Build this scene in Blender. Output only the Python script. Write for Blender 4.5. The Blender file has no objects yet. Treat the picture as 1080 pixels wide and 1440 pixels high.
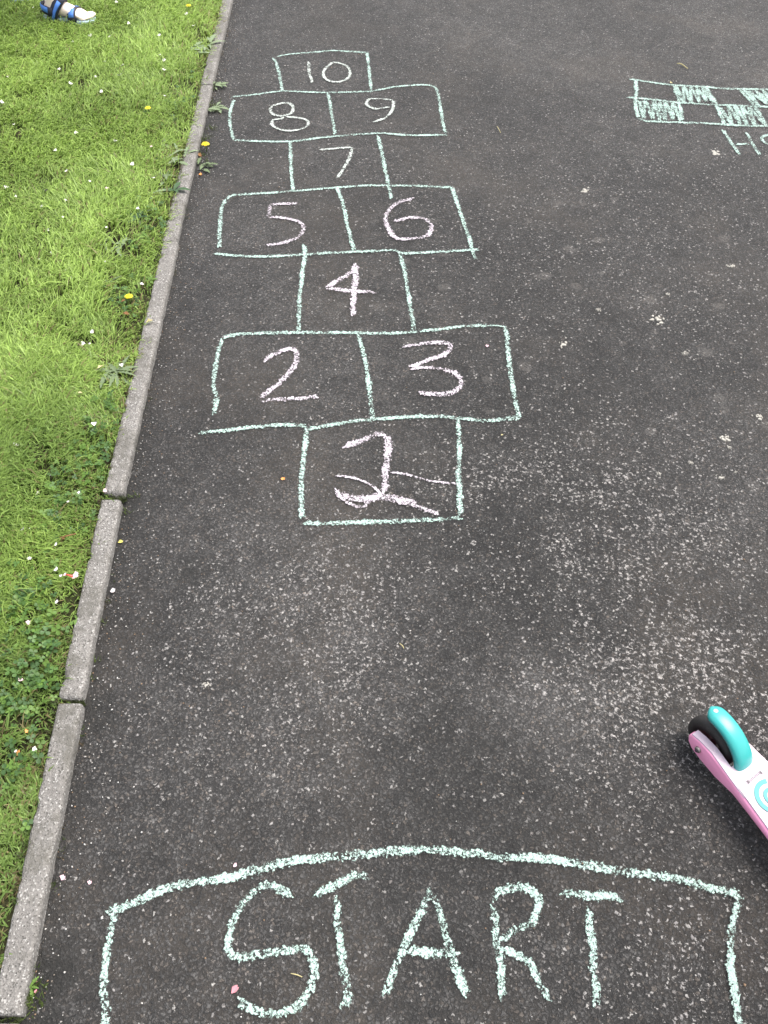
import bpy, bmesh, math, random
import numpy as np
from mathutils import Vector, Matrix, noise as mnoise

random.seed(7); rng = np.random.default_rng(11)
S = bpy.context.scene; C = S.collection
R = math.radians

# ------------------------------------------------------------------ camera, sky, sun, exposure
CAM_H = 1.35; FPX = 1165.0; PITCH = R(50.6)
cd = bpy.data.cameras.new('camera'); cam = bpy.data.objects.new('camera', cd); C.objects.link(cam)
cam.location = (0, 0, CAM_H); cam.rotation_euler = (R(90) - PITCH, 0, 0)
cd.sensor_fit = 'VERTICAL'; cd.sensor_height = 24; cd.lens = 24 * FPX / 1440
cd.clip_start = .05; cd.clip_end = 2000
S.camera = cam
SUN_EL, SUN_AZ = R(64), R(72)          # azimuth measured clockwise from +Y
W = bpy.data.worlds.new('World'); S.world = W; W.use_nodes = True
wn = W.node_tree; sky = wn.nodes.new('ShaderNodeTexSky'); sky.sky_type = 'NISHITA'; sky.sun_disc = False
sky.sun_elevation = SUN_EL; sky.sun_rotation = SUN_AZ
sky.air_density = 1.0; sky.dust_density = 4.0; sky.ozone_density = .6
bg = wn.nodes['Background']; bg.inputs['Strength'].default_value = .15
hz = wn.nodes.new('ShaderNodeHueSaturation'); hz.inputs['Saturation'].default_value = .38        # thin white cloud over the whole sky
wn.links.new(sky.outputs[0], hz.inputs['Color']); wn.links.new(hz.outputs[0], bg.inputs['Color'])
sl = bpy.data.lights.new('sun', 'SUN'); so = bpy.data.objects.new('sun', sl); C.objects.link(so)
sl.energy = 1.5; sl.angle = R(36); sl.color = (1, .94, .86)
sd = Vector((math.sin(SUN_AZ) * math.cos(SUN_EL), math.cos(SUN_AZ) * math.cos(SUN_EL), math.sin(SUN_EL)))
so.rotation_euler = sd.to_track_quat('Z', 'Y').to_euler(); so.location = (3, 3, 6)
S.view_settings.view_transform = 'Standard'; S.view_settings.look = 'None'
S.view_settings.exposure = 1.28; S.view_settings.gamma = 1; S.view_settings.use_curve_mapping = False

# ------------------------------------------------------------------ helpers
def U(px, py, z=0.0):
    """photograph pixel -> point on the horizontal plane at height z"""
    a = (px - 540) / FPX; b = -(py - 720) / FPX
    dz = -math.sin(PITCH) + b * math.cos(PITCH); dy = math.cos(PITCH) + b * math.sin(PITCH)
    t = (z - CAM_H) / dz
    return Vector((a * t, dy * t, z))

def link(o, parent=None):
    C.objects.link(o)
    if parent: o.parent = parent
    return o
def obj(name, verts, faces, mat, parent=None, smooth=True):
    me = bpy.data.meshes.new(name); me.from_pydata([tuple(v) for v in verts], [], faces)
    if smooth: me.polygons.foreach_set('use_smooth', [True] * len(me.polygons))
    me.update()
    if mat: me.materials.append(mat)
    return link(bpy.data.objects.new(name, me), parent)
def bobj(name, bm, mat, parent=None, smooth=True):
    me = bpy.data.meshes.new(name); bm.normal_update(); bm.to_mesh(me); bm.free()
    if smooth: me.polygons.foreach_set('use_smooth', [True] * len(me.polygons))
    if mat: me.materials.append(mat)
    return link(bpy.data.objects.new(name, me), parent)
def tag(o, label=None, cat=None, group=None, kind=None):
    if label: o['label'] = label
    if cat: o['category'] = cat
    if group: o['group'] = group
    if kind: o['kind'] = kind
    return o
def empty(name, loc=(0, 0, 0), rz=0):
    o = bpy.data.objects.new(name, None); o.empty_display_size = .05
    o.location = loc; o.rotation_euler = (0, 0, rz); return link(o)
def bulk(name, V, tris, quads, mat, col=None, smooth=True):
    """numpy arrays -> one mesh object; col = per vertex rgb"""
    me = bpy.data.meshes.new(name)
    nt, nq = len(tris), len(quads)
    me.vertices.add(len(V)); me.vertices.foreach_set('co', V.astype(np.float32).ravel())
    li = np.concatenate([tris.ravel(), quads.ravel()]).astype(np.int32)
    me.loops.add(len(li)); me.loops.foreach_set('vertex_index', li)
    me.polygons.add(nt + nq)
    st = np.concatenate([np.arange(nt) * 3, nt * 3 + np.arange(nq) * 4]).astype(np.int32)
    me.polygons.foreach_set('loop_start', st)
    me.update(calc_edges=True)
    if smooth: me.polygons.foreach_set('use_smooth', np.ones(nt + nq, bool))
    if col is not None:
        at = me.color_attributes.new('tint', 'FLOAT_COLOR', 'POINT')
        c4 = np.ones((len(V), 4), np.float32); c4[:, :3] = col
        at.data.foreach_set('color', c4.ravel())
    me.materials.append(mat)
    return link(bpy.data.objects.new(name, me))
def catmull(P, step):
    """smooth a polyline and resample it at about `step`"""
    P = [Vector(p) for p in P]
    if len(P) == 2:
        n = max(2, int((P[1] - P[0]).length / step)); return [P[0].lerp(P[1], i / n) for i in range(n + 1)]
    Q = [P[0] * 2 - P[1]] + P + [P[-1] * 2 - P[-2]]; out = []
    for i in range(1, len(Q) - 2):
        a, b, c, d = Q[i - 1:i + 3]; n = max(1, int((c - b).length / step))
        for k in range(n):
            t = k / n
            out.append(.5 * ((2 * b) + (c - a) * t + (2 * a - 5 * b + 4 * c - d) * t * t + (3 * b - a - 3 * c + d) * t ** 3))
    out.append(P[-1]); return out
_tab = rng.random((256, 256))
def vnoise(x, y, s=1.0, o=0):
    x = np.asarray(x) * s + 37.1 + o * 17.7; y = np.asarray(y) * s + 51.3 + o * 9.1
    xi = np.floor(x).astype(int); yi = np.floor(y).astype(int); fx = x - xi; fy = y - yi
    fx = fx * fx * (3 - 2 * fx); fy = fy * fy * (3 - 2 * fy)
    g = lambda i, j: _tab[i % 256, j % 256]
    return (g(xi, yi) * (1 - fx) + g(xi + 1, yi) * fx) * (1 - fy) + (g(xi, yi + 1) * (1 - fx) + g(xi + 1, yi + 1) * fx) * fy

class NT:
    """small helper for building node materials"""
    def __init__(s, name):
        s.m = bpy.data.materials.new(name); s.m.use_nodes = True; s.t = s.m.node_tree
        s.b = s.t.nodes['Principled BSDF']; s.out = s.t.nodes['Material Output']
    def n(s, typ, **kw):
        x = s.t.nodes.new(typ)
        for k, v in kw.items(): setattr(x, k, v)
        return x
    def set(s, sock, v):
        if hasattr(v, 'is_linked') or isinstance(v, bpy.types.NodeSocket): s.t.links.new(v, sock)
        elif isinstance(v, (tuple, list)) and len(v) == 3 and sock.type == 'RGBA': sock.default_value = (*v, 1)
        else: sock.default_value = v
    def math(s, op, a, b=None, c=None, clamp=False):
        x = s.n('ShaderNodeMath', operation=op, use_clamp=clamp)
        for i, v in enumerate((a, b, c)):
            if v is not None: s.set(x.inputs[i], v)
        return x.outputs[0]
    def noise(s, vec, scale, detail=2, rough=.5, dim='2D'):
        x = s.n('ShaderNodeTexNoise', noise_dimensions=dim); s.set(x.inputs['Vector'], vec)
        x.inputs['Scale'].default_value = scale; x.inputs['Detail'].default_value = detail; x.inputs['Roughness'].default_value = rough
        return x.outputs[0]
    def vor(s, vec, scale, dim='2D', feature='F1', rnd=1):
        x = s.n('ShaderNodeTexVoronoi', voronoi_dimensions=dim, feature=feature); s.set(x.inputs['Vector'], vec)
        x.inputs['Scale'].default_value = scale; x.inputs['Randomness'].default_value = rnd
        return x
    def ss(s, v, a, b, lo=0., hi=1.):
        x = s.n('ShaderNodeMapRange', interpolation_type='SMOOTHSTEP'); s.set(x.inputs[0], v)
        for i, k in enumerate((a, b, lo, hi)): s.set(x.inputs[1 + i], k)
        return x.outputs[0]
    def mix(s, f, a, b, mode='MIX'):
        x = s.n('ShaderNodeMix', data_type='RGBA', blend_type=mode); s.set(x.inputs[0], f); s.set(x.inputs[6], a); s.set(x.inputs[7], b)
        return x.outputs[2]
    def sep(s, c):
        x = s.n('ShaderNodeSeparateColor'); s.set(x.inputs[0], c); return x.outputs
    def pos(s): return s.n('ShaderNodeNewGeometry').outputs['Position']
    def objpos(s): return s.n('ShaderNodeTexCoord').outputs['Object']
    def vadd(s, a, b, sc):
        m = s.n('ShaderNodeVectorMath', operation='MULTIPLY_ADD'); s.set(m.inputs[0], b); m.inputs[1].default_value = (sc, sc, sc); s.set(m.inputs[2], a)
        return m.outputs[0]
    def bump(s, h, dist, strength=1.0):
        x = s.n('ShaderNodeBump'); x.inputs['Distance'].default_value = dist; x.inputs['Strength'].default_value = strength
        s.set(x.inputs['Height'], h); s.set(s.b.inputs['Normal'], x.outputs[0])
    def blob(s, p, c, r0, r1):
        """1 inside r0, 0 beyond r1 of the place c"""
        d = s.n('ShaderNodeVectorMath', operation='DISTANCE'); s.set(d.inputs[0], p); d.inputs[1].default_value = (c[0], c[1], 0)
        return s.ss(d.outputs['Value'], r0, r1, 1., 0.)
    def bs(s, **kw):
        for k, v in kw.items(): s.set(s.b.inputs[k.replace('_', ' ')], v)
        return s.m

def flat(name, col, rough=.6, var=.12, scale=60, **kw):
    """plain material with a little grain"""
    k = NT(name); f = k.noise(k.objpos(), scale, 3, .6, '3D')
    c = k.mix(f, tuple(v * (1 - var) for v in col), tuple(min(1, v * (1 + var)) for v in col))
    k.bs(Base_Color=c, Roughness=rough, **kw); return k.m

def aggregate(k, p):
    """relief of the tarmac's stones: height, two random numbers per stone"""
    def turned(deg, off, wscale, wamp):
        m = k.n('ShaderNodeMapping'); k.set(m.inputs[0], p); m.inputs[1].default_value = (off, off * .7, 0); m.inputs[2].default_value = (0, 0, R(deg))
        w = k.n('ShaderNodeTexNoise', noise_dimensions='2D'); k.set(w.inputs['Vector'], m.outputs[0]); w.inputs['Scale'].default_value = wscale; w.inputs['Detail'].default_value = 3; w.inputs['Roughness'].default_value = .65
        return k.vadd(m.outputs[0], w.outputs['Color'], wamp)
    q = turned(33, 1.3, 150, .011); q2 = turned(-24, 7.1, 330, .006)
    v1 = k.vor(q, 168); v2 = k.vor(q2, 380)
    r1 = k.sep(v1.outputs['Color']); r2 = k.sep(v2.outputs['Color'])
    h1 = k.math('MULTIPLY', k.ss(v1.outputs['Distance'], .62, .12), k.math('MULTIPLY_ADD', r1[0], .75, .25))
    h2 = k.math('MULTIPLY', k.ss(v2.outputs['Distance'], .62, .1), k.math('MULTIPLY_ADD', r2[0], .55, .1))
    h = k.math('MAXIMUM', h1, h2)
    fine = k.noise(q2, 700, 2)
    h = k.math('MULTIPLY_ADD', fine, .22, h)
    isbig = k.math('GREATER_THAN', h1, h2)
    rr = k.n('ShaderNodeMix', data_type='FLOAT'); k.set(rr.inputs[0], isbig); k.set(rr.inputs[2], r2[1]); k.set(rr.inputs[3], r1[1])
    rb = k.n('ShaderNodeMix', data_type='FLOAT'); k.set(rb.inputs[0], isbig); k.set(rb.inputs[2], r2[2]); k.set(rb.inputs[3], r1[2])
    return h, rr.outputs[0], rb.outputs[0], q

# ------------------------------------------------------------------ materials of the ground
def tarmac_material():
    k = NT('tarmac'); p = k.pos(); h, r1, r2, q = aggregate(k, p)
    low = k.noise(p, 1.6, 3); mid = k.noise(p, 6, 3, .6)
    # where traffic and weather have bared the pale stone
    wear = k.math('MULTIPLY', k.blob(p, U(860, 740), .05, .62), .78)
    wear = k.math('MAXIMUM', wear, k.math('MULTIPLY', k.blob(p, U(960, 960), .05, .50), .80))
    wear = k.math('MAXIMUM', wear, k.math('MULTIPLY', k.blob(p, U(690, 690), .03, .28), .75))
    wear = k.math('MAXIMUM', wear, k.math('MULTIPLY', k.blob(p, U(430, 890), .08, .48), .66))
    wear = k.math('MAXIMUM', wear, k.math('MULTIPLY', k.blob(p, U(760, 980), .02, .14), .7))
    wear = k.math('MAXIMUM', wear, k.math('MULTIPLY', k.blob(p, U(1010, 1320), .05, .40), .52))
    wear = k.math('MAXIMUM', wear, k.math('MULTIPLY', k.blob(p, U(900, 330), .2, 1.0), .34))
    wear = k.math('MULTIPLY', k.math('ADD', wear, .06), k.ss(mid, .25, .62, .45, 1.25))
    stone = k.ss(h, .25, .62)
    # stones: mostly grey, some brown, some blue
    warm = k.ss(r2, .55, .95)
    sc = k.mix(warm, k.mix(r1, (.029, .0283, .0278), (.090, .0865, .083)), k.mix(r1, (.034, .0295, .0256), (.118, .102, .088)))
    thr = k.math('SUBTRACT', 1.0, k.math('MULTIPLY', wear, .17))
    bare = k.math('MULTIPLY', k.ss(r1, k.math('SUBTRACT', thr, .05), thr), k.ss(h, .36, .58))
    col = k.mix(stone, (.0215, .0204, .0196), sc)
    # general light and dark areas of the surface itself
    lv = k.math('MULTIPLY_ADD', low, 1.15, .36)
    lv = k.math('MULTIPLY', lv, k.ss(k.noise(q, 13, 5, .7), .3, .7, .80, 1.22))
    lv = k.math('MULTIPLY', lv, k.ss(k.noise(p, 48, 4, .7), .32, .68, .82, 1.2))
    dust = k.math('ADD', k.math('MULTIPLY', k.blob(p, U(430, 880), .1, .5), .42), k.math('MULTIPLY', k.blob(p, U(755, 985), .0, .19), 1.3))
    dust = k.math('ADD', dust, k.math('MULTIPLY', k.blob(p, U(1000, 40), .2, 1.6), .30))
    lv = k.math('MULTIPLY', lv, k.math('ADD', dust, 1.0))
    cc = k.n('ShaderNodeVectorMath', operation='SCALE'); k.set(cc.inputs[0], col); k.set(cc.inputs[3], lv)
    col = k.mix(bare, cc.outputs[0], k.mix(r2, (.31, .297, .277), (.235, .222, .216)))
    # clumped chips of pale, freshly exposed stone
    sm_ = k.n('ShaderNodeMapping'); k.set(sm_.inputs[0], q); sm_.inputs[2].default_value = (0, 0, R(20)); sm_.inputs[3].default_value = (1, 1.35, 1)
    cl = k.noise(sm_.outputs[0], 84, 6, .68)
    ct = k.math('SUBTRACT', .80, k.math('MULTIPLY', wear, .235))
    chips = k.ss(cl, ct, k.math('ADD', ct, .045))
    col = k.mix(k.math('MULTIPLY', chips, k.ss(h, .12, .5, .25, 1.)), col, (.39, .368, .35))
    # round lichen stains
    lv_ = k.vor(k.vadd(p, w_noise(k, p, 30), .02), 11); lr = k.sep(lv_.outputs['Color'])
    rad = k.math('MULTIPLY', k.ss(lr[0], .55, 1.0), .26)
    li = k.math('MULTIPLY', k.ss(lv_.outputs['Distance'], rad, k.math('MULTIPLY', rad, .55)), k.math('MULTIPLY', k.blob(p, U(900, 400), .3, 1.3), k.ss(k.noise(p, 170, 3), .3, .6)))
    col = k.mix(k.math('MULTIPLY', li, .33), col, (.20, .185, .168))
    # brown silt
    silt = k.math('MULTIPLY', k.ss(k.noise(p, 2.3, 4, .65), .45, .75), k.ss(h, .6, .2, .0, .55))
    col = k.mix(silt, col, (.070, .058, .046))
    # damp, oily and mossy spots, and the dark line along the edging
    dk = k.math('MULTIPLY', k.blob(p, U(268, 800), .0, .05), .8)
    for a, ra, am in ((U(180, 700), .07, .75), (U(133, 1000), .07, .7), (U(60, 1390), .10, .85), (U(215, 500), .07, .45), (U(250, 420), .09, .35), (U(100, 1120), .07, .4), (U(60, 1300), .06, .5), (U(560, 1340), .3, .22), (U(650, 1120), .3, .28)):
        dk = k.math('MAXIMUM', dk, k.math('MULTIPLY', k.blob(p, a, ra * .2, ra), am))
    dk = k.math('MULTIPLY', dk, k.ss(k.noise(p, 26, 4, .65), .28, .55))
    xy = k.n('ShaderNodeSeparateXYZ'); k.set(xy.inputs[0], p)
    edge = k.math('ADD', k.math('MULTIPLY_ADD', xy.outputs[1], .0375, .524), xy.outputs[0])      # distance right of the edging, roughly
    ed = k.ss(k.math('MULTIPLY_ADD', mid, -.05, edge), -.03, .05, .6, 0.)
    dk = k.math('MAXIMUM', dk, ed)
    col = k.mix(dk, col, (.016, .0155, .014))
    gl = k.vor(p, 420); gr = k.sep(gl.outputs['Color'])
    k.bs(Base_Color=col, Roughness=k.math('MULTIPLY_ADD', k.math('GREATER_THAN', gr[0], .93), -.42, .80), Specular_IOR_Level=.42)
    k.bump(k.math('MULTIPLY_ADD', k.noise(p, 60, 3), .7, h), .0034, 1.0)
    return k.m
def w_noise(k, p, s):
    w = k.n('ShaderNodeTexNoise', noise_dimensions='2D'); k.set(w.inputs['Vector'], p); w.inputs['Scale'].default_value = s; w.inputs['Detail'].default_value = 3
    return w.outputs['Color']

def chalk_material(name, col, dens=1.0):
    """powder caught on the tops of the tarmac's stones; UV v = across the stroke, u = along"""
    k = NT(name); p = k.pos(); h, r1, r2, q = aggregate(k, p)
    uv = k.n('ShaderNodeUVMap'); uv.uv_map = 'UVMap'; s = k.n('ShaderNodeSeparateXYZ'); k.set(s.inputs[0], uv.outputs[0])
    v = k.math('ABSOLUTE', s.outputs[1])
    v = k.math('MULTIPLY_ADD', k.math('SUBTRACT', k.noise(q, 130, 4, .72), .5), 1.05, v)
    prof = k.ss(v, .95, .25, -.62, .20)
    pr = k.math('MULTIPLY_ADD', k.math('SUBTRACT', k.noise(p, 19, 4, .65), .5), .95, prof)
    x = k.math('ADD', k.math('ADD', k.math('MULTIPLY', h, .62), pr), k.math('MULTIPLY', k.math('SUBTRACT', k.noise(q, 260, 4, .7), .5), 1.1))
    a = k.ss(x, .23, .55, 0., dens)
    k.bs(Base_Color=k.mix(k.noise(p, 90, 2), tuple(c * .9 for c in col), col), Roughness=.95, Specular_IOR_Level=.1, Alpha=a)
    k.bump(h, .002, .8)
    return k.m

def concrete_material():
    k = NT('concrete'); p = k.pos(); w = k.objpos()
    n1 = k.noise(p, 14, 4, .6, '3D'); n2 = k.noise(p, 190, 3, .6, '3D'); v = k.vor(p, 420, '3D'); r = k.sep(v.outputs['Color'])
    col = k.mix(n1, (.135, .127, .117), (.29, .276, .258))
    col = k.mix(k.ss(n2, .42, .62), k.mix(.5, col, (.11, .104, .098)), col)
    col = k.mix(k.math('MULTIPLY', k.math('GREATER_THAN', r[0], .9), .6), col, (.42, .41, .39))
    col = k.mix(k.math('MULTIPLY', k.math('LESS_THAN', r[1], .12), .75), col, (.07, .066, .06))
    col = k.mix(k.ss(k.noise(p, 11, 5, .75, '3D'), .46, .66, 0., .75), col, (.098, .093, .080))
    k.bs(Base_Color=col, Roughness=.92, Specular_IOR_Level=.25)
    k.bump(k.math('MULTIPLY_ADD', n2, .8, k.math('MULTIPLY', v.outputs['Distance'], .5)), .0028, .9)
    return k.m

def soil_material():
    k = NT('lawn_soil'); p = k.pos(); n = k.noise(p, 30, 5, .65); n2 = k.noise(p, 4, 3)
    col = k.mix(n, (.014, .011, .007), (.040, .034, .018)); col = k.mix(k.ss(n2, .3, .7, .05, .4), col, (.035, .05, .016))
    xy = k.n('ShaderNodeVectorMath', operation='LENGTH'); k.set(xy.inputs[0], p)
    col = k.mix(k.ss(xy.outputs['Value'], 3.5, 7), col, k.mix(k.noise(p, 9, 5, .7), (.08, .13, .028), (.17, .26, .055)))
    k.bs(Base_Color=col, Roughness=.95, Specular_IOR_Level=.15); k.bump(n, .012); return k.m

def tint_material(name, rough=.5, trans=.35, spec=.35):
    """leaf-like: colour stored per blade, some light passes through"""
    k = NT(name); a = k.n('ShaderNodeVertexColor'); a.layer_name = 'tint'
    k.bs(Base_Color=a.outputs[0], Roughness=rough, Specular_IOR_Level=spec)
    if trans:
        t = k.n('ShaderNodeBsdfTranslucent'); k.set(t.inputs[0], a.outputs[0]); m = k.n('ShaderNodeMixShader'); m.inputs[0].default_value = trans
        k.t.links.new(k.b.outputs[0], m.inputs[1]); k.t.links.new(t.outputs[0], m.inputs[2]); k.t.links.new(m.outputs[0], k.out.inputs[0])
    return k.m
def leaf_material(name, c0, c1, trans=.25, rough=.55):
    k = NT(name); f = k.noise(k.pos(), 120, 3, .6, '3D'); c = k.mix(f, c0, c1); k.bs(Base_Color=c, Roughness=rough, Specular_IOR_Level=.3)
    t = k.n('ShaderNodeBsdfTranslucent'); k.set(t.inputs[0], c); m = k.n('ShaderNodeMixShader'); m.inputs[0].default_value = trans
    k.t.links.new(k.b.outputs[0], m.inputs[1]); k.t.links.new(t.outputs[0], m.inputs[2]); k.t.links.new(m.outputs[0], k.out.inputs[0])
    return k.m

M_tar = tarmac_material(); M_con = concrete_material(); M_soil = soil_material()
MINT = (.405, .54, .485); LILAC = (.57, .515, .56); PALE = (.52, .565, .525)
M_mint = chalk_material('mint_chalk', MINT); M_lilac = chalk_material('lilac_chalk', LILAC); M_pale = chalk_material('pale_chalk', PALE)
M_fill = chalk_material('mint_chalk_fill', MINT, .9)
M_grass = tint_material('grass_blade', .45, .45, .4); M_grit = tint_material('grit', .8, 0, .4)

# ------------------------------------------------------------------ the setting
KY = np.array([0, .188, .25, .32, .395, .496, .577, .656, .675, .807, .943, 1.125, 1.32, 1.52, 1.724, 2.085, 2.365, 2.662, 3.092, 3.888])
KR = np.array([-.496, -.503, -.507, -.510, -.516, -.520, -.524, -.528, -.529, -.536, -.543, -.552, -.557, -.566, -.575, -.587, -.592, -.602, -.621, -.642])
def kr(y):                                   # x of the edging's right side
    y = np.asarray(y, float); x = np.interp(y, KY, KR)
    x = np.where(y < 0, -.496 - y * .02, x); return np.where(y > 3.888, -.642 - (y - 3.888) * .027, x)
KW = .043
def tarmac():
    xs = list(np.linspace(-.62, 2.4, 152)); xs = [-.75] + xs + [3, 4, 6, 10, 20, 60, 300]
    ys = [-300, -60, -20, -8, -3] + list(np.linspace(-1, 6.5, 376)) + [8, 11, 16, 30, 80, 300]
    V = []
    for y in ys:
        for i, x in enumerate(xs):
            x2 = float(kr(min(max(y, -8), 8))) - .03 if i == 0 else x
            z = .0013 * (mnoise.noise(Vector((x * 2.3, y * 2.3, 0)))) + .0005 * mnoise.noise(Vector((x * 9, y * 9, 3))) if 0 < i < 154 else 0
            z -= .0006
            V.append((x2 if i == 0 else max(x, x2 if i == 0 else float(kr(min(max(y, -8), 8))) - .028 + i * 1e-5), y, z))
    nx = len(xs); F = [(j * nx + i, j * nx + i + 1, (j + 1) * nx + i + 1, (j + 1) * nx + i) for j in range(len(ys) - 1) for i in range(nx - 1)]
    return tag(obj('tarmac_path', V, F, M_tar), 'worn dark grey tarmac path with chalk drawings on it', kind='structure')
tarmac()
def lawn_ground():
    ys = [-300, -60, -20, -8, -3] + list(np.linspace(-1, 7, 161)) + [9, 12, 20, 60, 300]
    of = [0, .02, .05, .09, .14, .2, .28, .38, .5, .65, .8, 1, 1.25, 1.5, 2, 3, 5, 10, 30, 300]
    V = []
    for y in ys:
        x0 = float(kr(min(max(y, -8), 8))) - KW + .008
        for o in of:
            z = .006 + min(o, .25) * .05 + (.008 * mnoise.noise(Vector((o * 9, y * 9, 1))) if .01 < o < 3 else 0)
            V.append((x0 - o, y, z))
    nx = len(of); F = [(j * nx + i + 1, j * nx + i, (j + 1) * nx + i, (j + 1) * nx + i + 1) for j in range(len(ys) - 1) for i in range(nx - 1)]
    tag(obj('lawn_ground', V, F, M_soil), 'dark soil and thatch under the lawn', kind='structure')
lawn_ground()
def soil_z(x, y):
    o = float(kr(y)) - KW + .008 - x
    return .006 + min(max(o, 0), .25) * .05 + (.008 * mnoise.noise(Vector((o * 9, y * 9, 1))) if .01 < o < 3 else 0)

# kerb of separate edging stones
kerb = tag(empty('kerb', (-.58, 1.1, 0)), 'narrow row of weathered grey concrete edging stones between lawn and tarmac', 'kerb')
def edging_stone(y0, y1, dx0=0, dx1=0, top=.021, seed=0):
    nl = max(8, int((y1 - y0) / .007)); prof = []
    w = KW / 2; b = .0035
    prof = [(-w, -.10), (-w, -.03), (-w, -b * 1.5), (-w + b * .4, -b * .5), (-w + b, 0)] + [(-w + b + (2 * w - 2 * b) * i / 7, 0) for i in range(1, 7)] + [(w - b, 0), (w - b * .4, -b * .5), (w, -b * 1.5), (w, -.012), (w, -.03), (w, -.10)]
    V = []; F = []; n = len(prof); rs = random.Random(seed)
    xa = float(kr(y0)) - w + dx0; xb = float(kr(y1)) - w + dx1
    for j in range(nl + 1):
        t = j / nl; y = y0 + (y1 - y0) * t
        endb = .0022 * (math.exp(-((t * (y1 - y0)) / .003) ** 2) + math.exp(-(((1 - t) * (y1 - y0)) / .003) ** 2))
        x = xa + (xb - xa) * t
        for i, (u, z) in enumerate(prof):
            q = Vector((u * 1 + seed * 3, y, z))
            big = mnoise.noise(q * 22); sm = mnoise.noise(q * 95); fi = mnoise.noise(q * 240)
            du = .0007 * big + .0006 * sm; dz = .0008 * big + .0006 * sm + .0004 * fi
            if 2 <= i <= 4 or n - 6 <= i <= n - 3:                       # chipped arrises
                c = max(0, mnoise.noise(Vector((y * 26, seed, i > 8))) - .08) * .013 + max(0, mnoise.noise(Vector((y * 90, seed + 5, i > 8))) - .14) * .007
                dz -= c * (.8 if z > -.004 else .3); du -= math.copysign(c * .6, u)
            V.append((x + u + du - kerb.location.x, y - kerb.location.y + .0012 * mnoise.noise(Vector((u * 80, z * 80, seed))) * (j in (0, nl)), top + z + dz - endb * (z > -.02)))
    for j in range(nl):
        for i in range(n - 1):
            a = j * n + i; F.append((a, a + n, a + n + 1, a + 1))
    F.append(tuple(range(n))[::1]); F.append(tuple(range(nl * n, nl * n + n))[::-1])
    o = obj('edging_stone', V, F, M_con, kerb); return o
for i, (a, b, d0, d1, tp) in enumerate([(-1.25, -.33, 0, 0, .020), (-.32, .180, 0, .001, .021), (.190, .6600, 0, .001, .0215), (.6705, 1.1270, -.001, -.001, .021),
        (1.1455, 2.0890, .0, .002, .020), (2.0925, 3.0900, -.003, .001, .019), (3.0935, 4.02, .0, 0, .020), (4.025, 4.95, 0, 0, .02), (4.955, 5.9, 0, 0, .02)]):
    edging_stone(a, b, d0, d1, tp, i + 1)
kerb.children[4]['label'] = 'longest nearby edging stone with worn, chipped edges'

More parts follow.
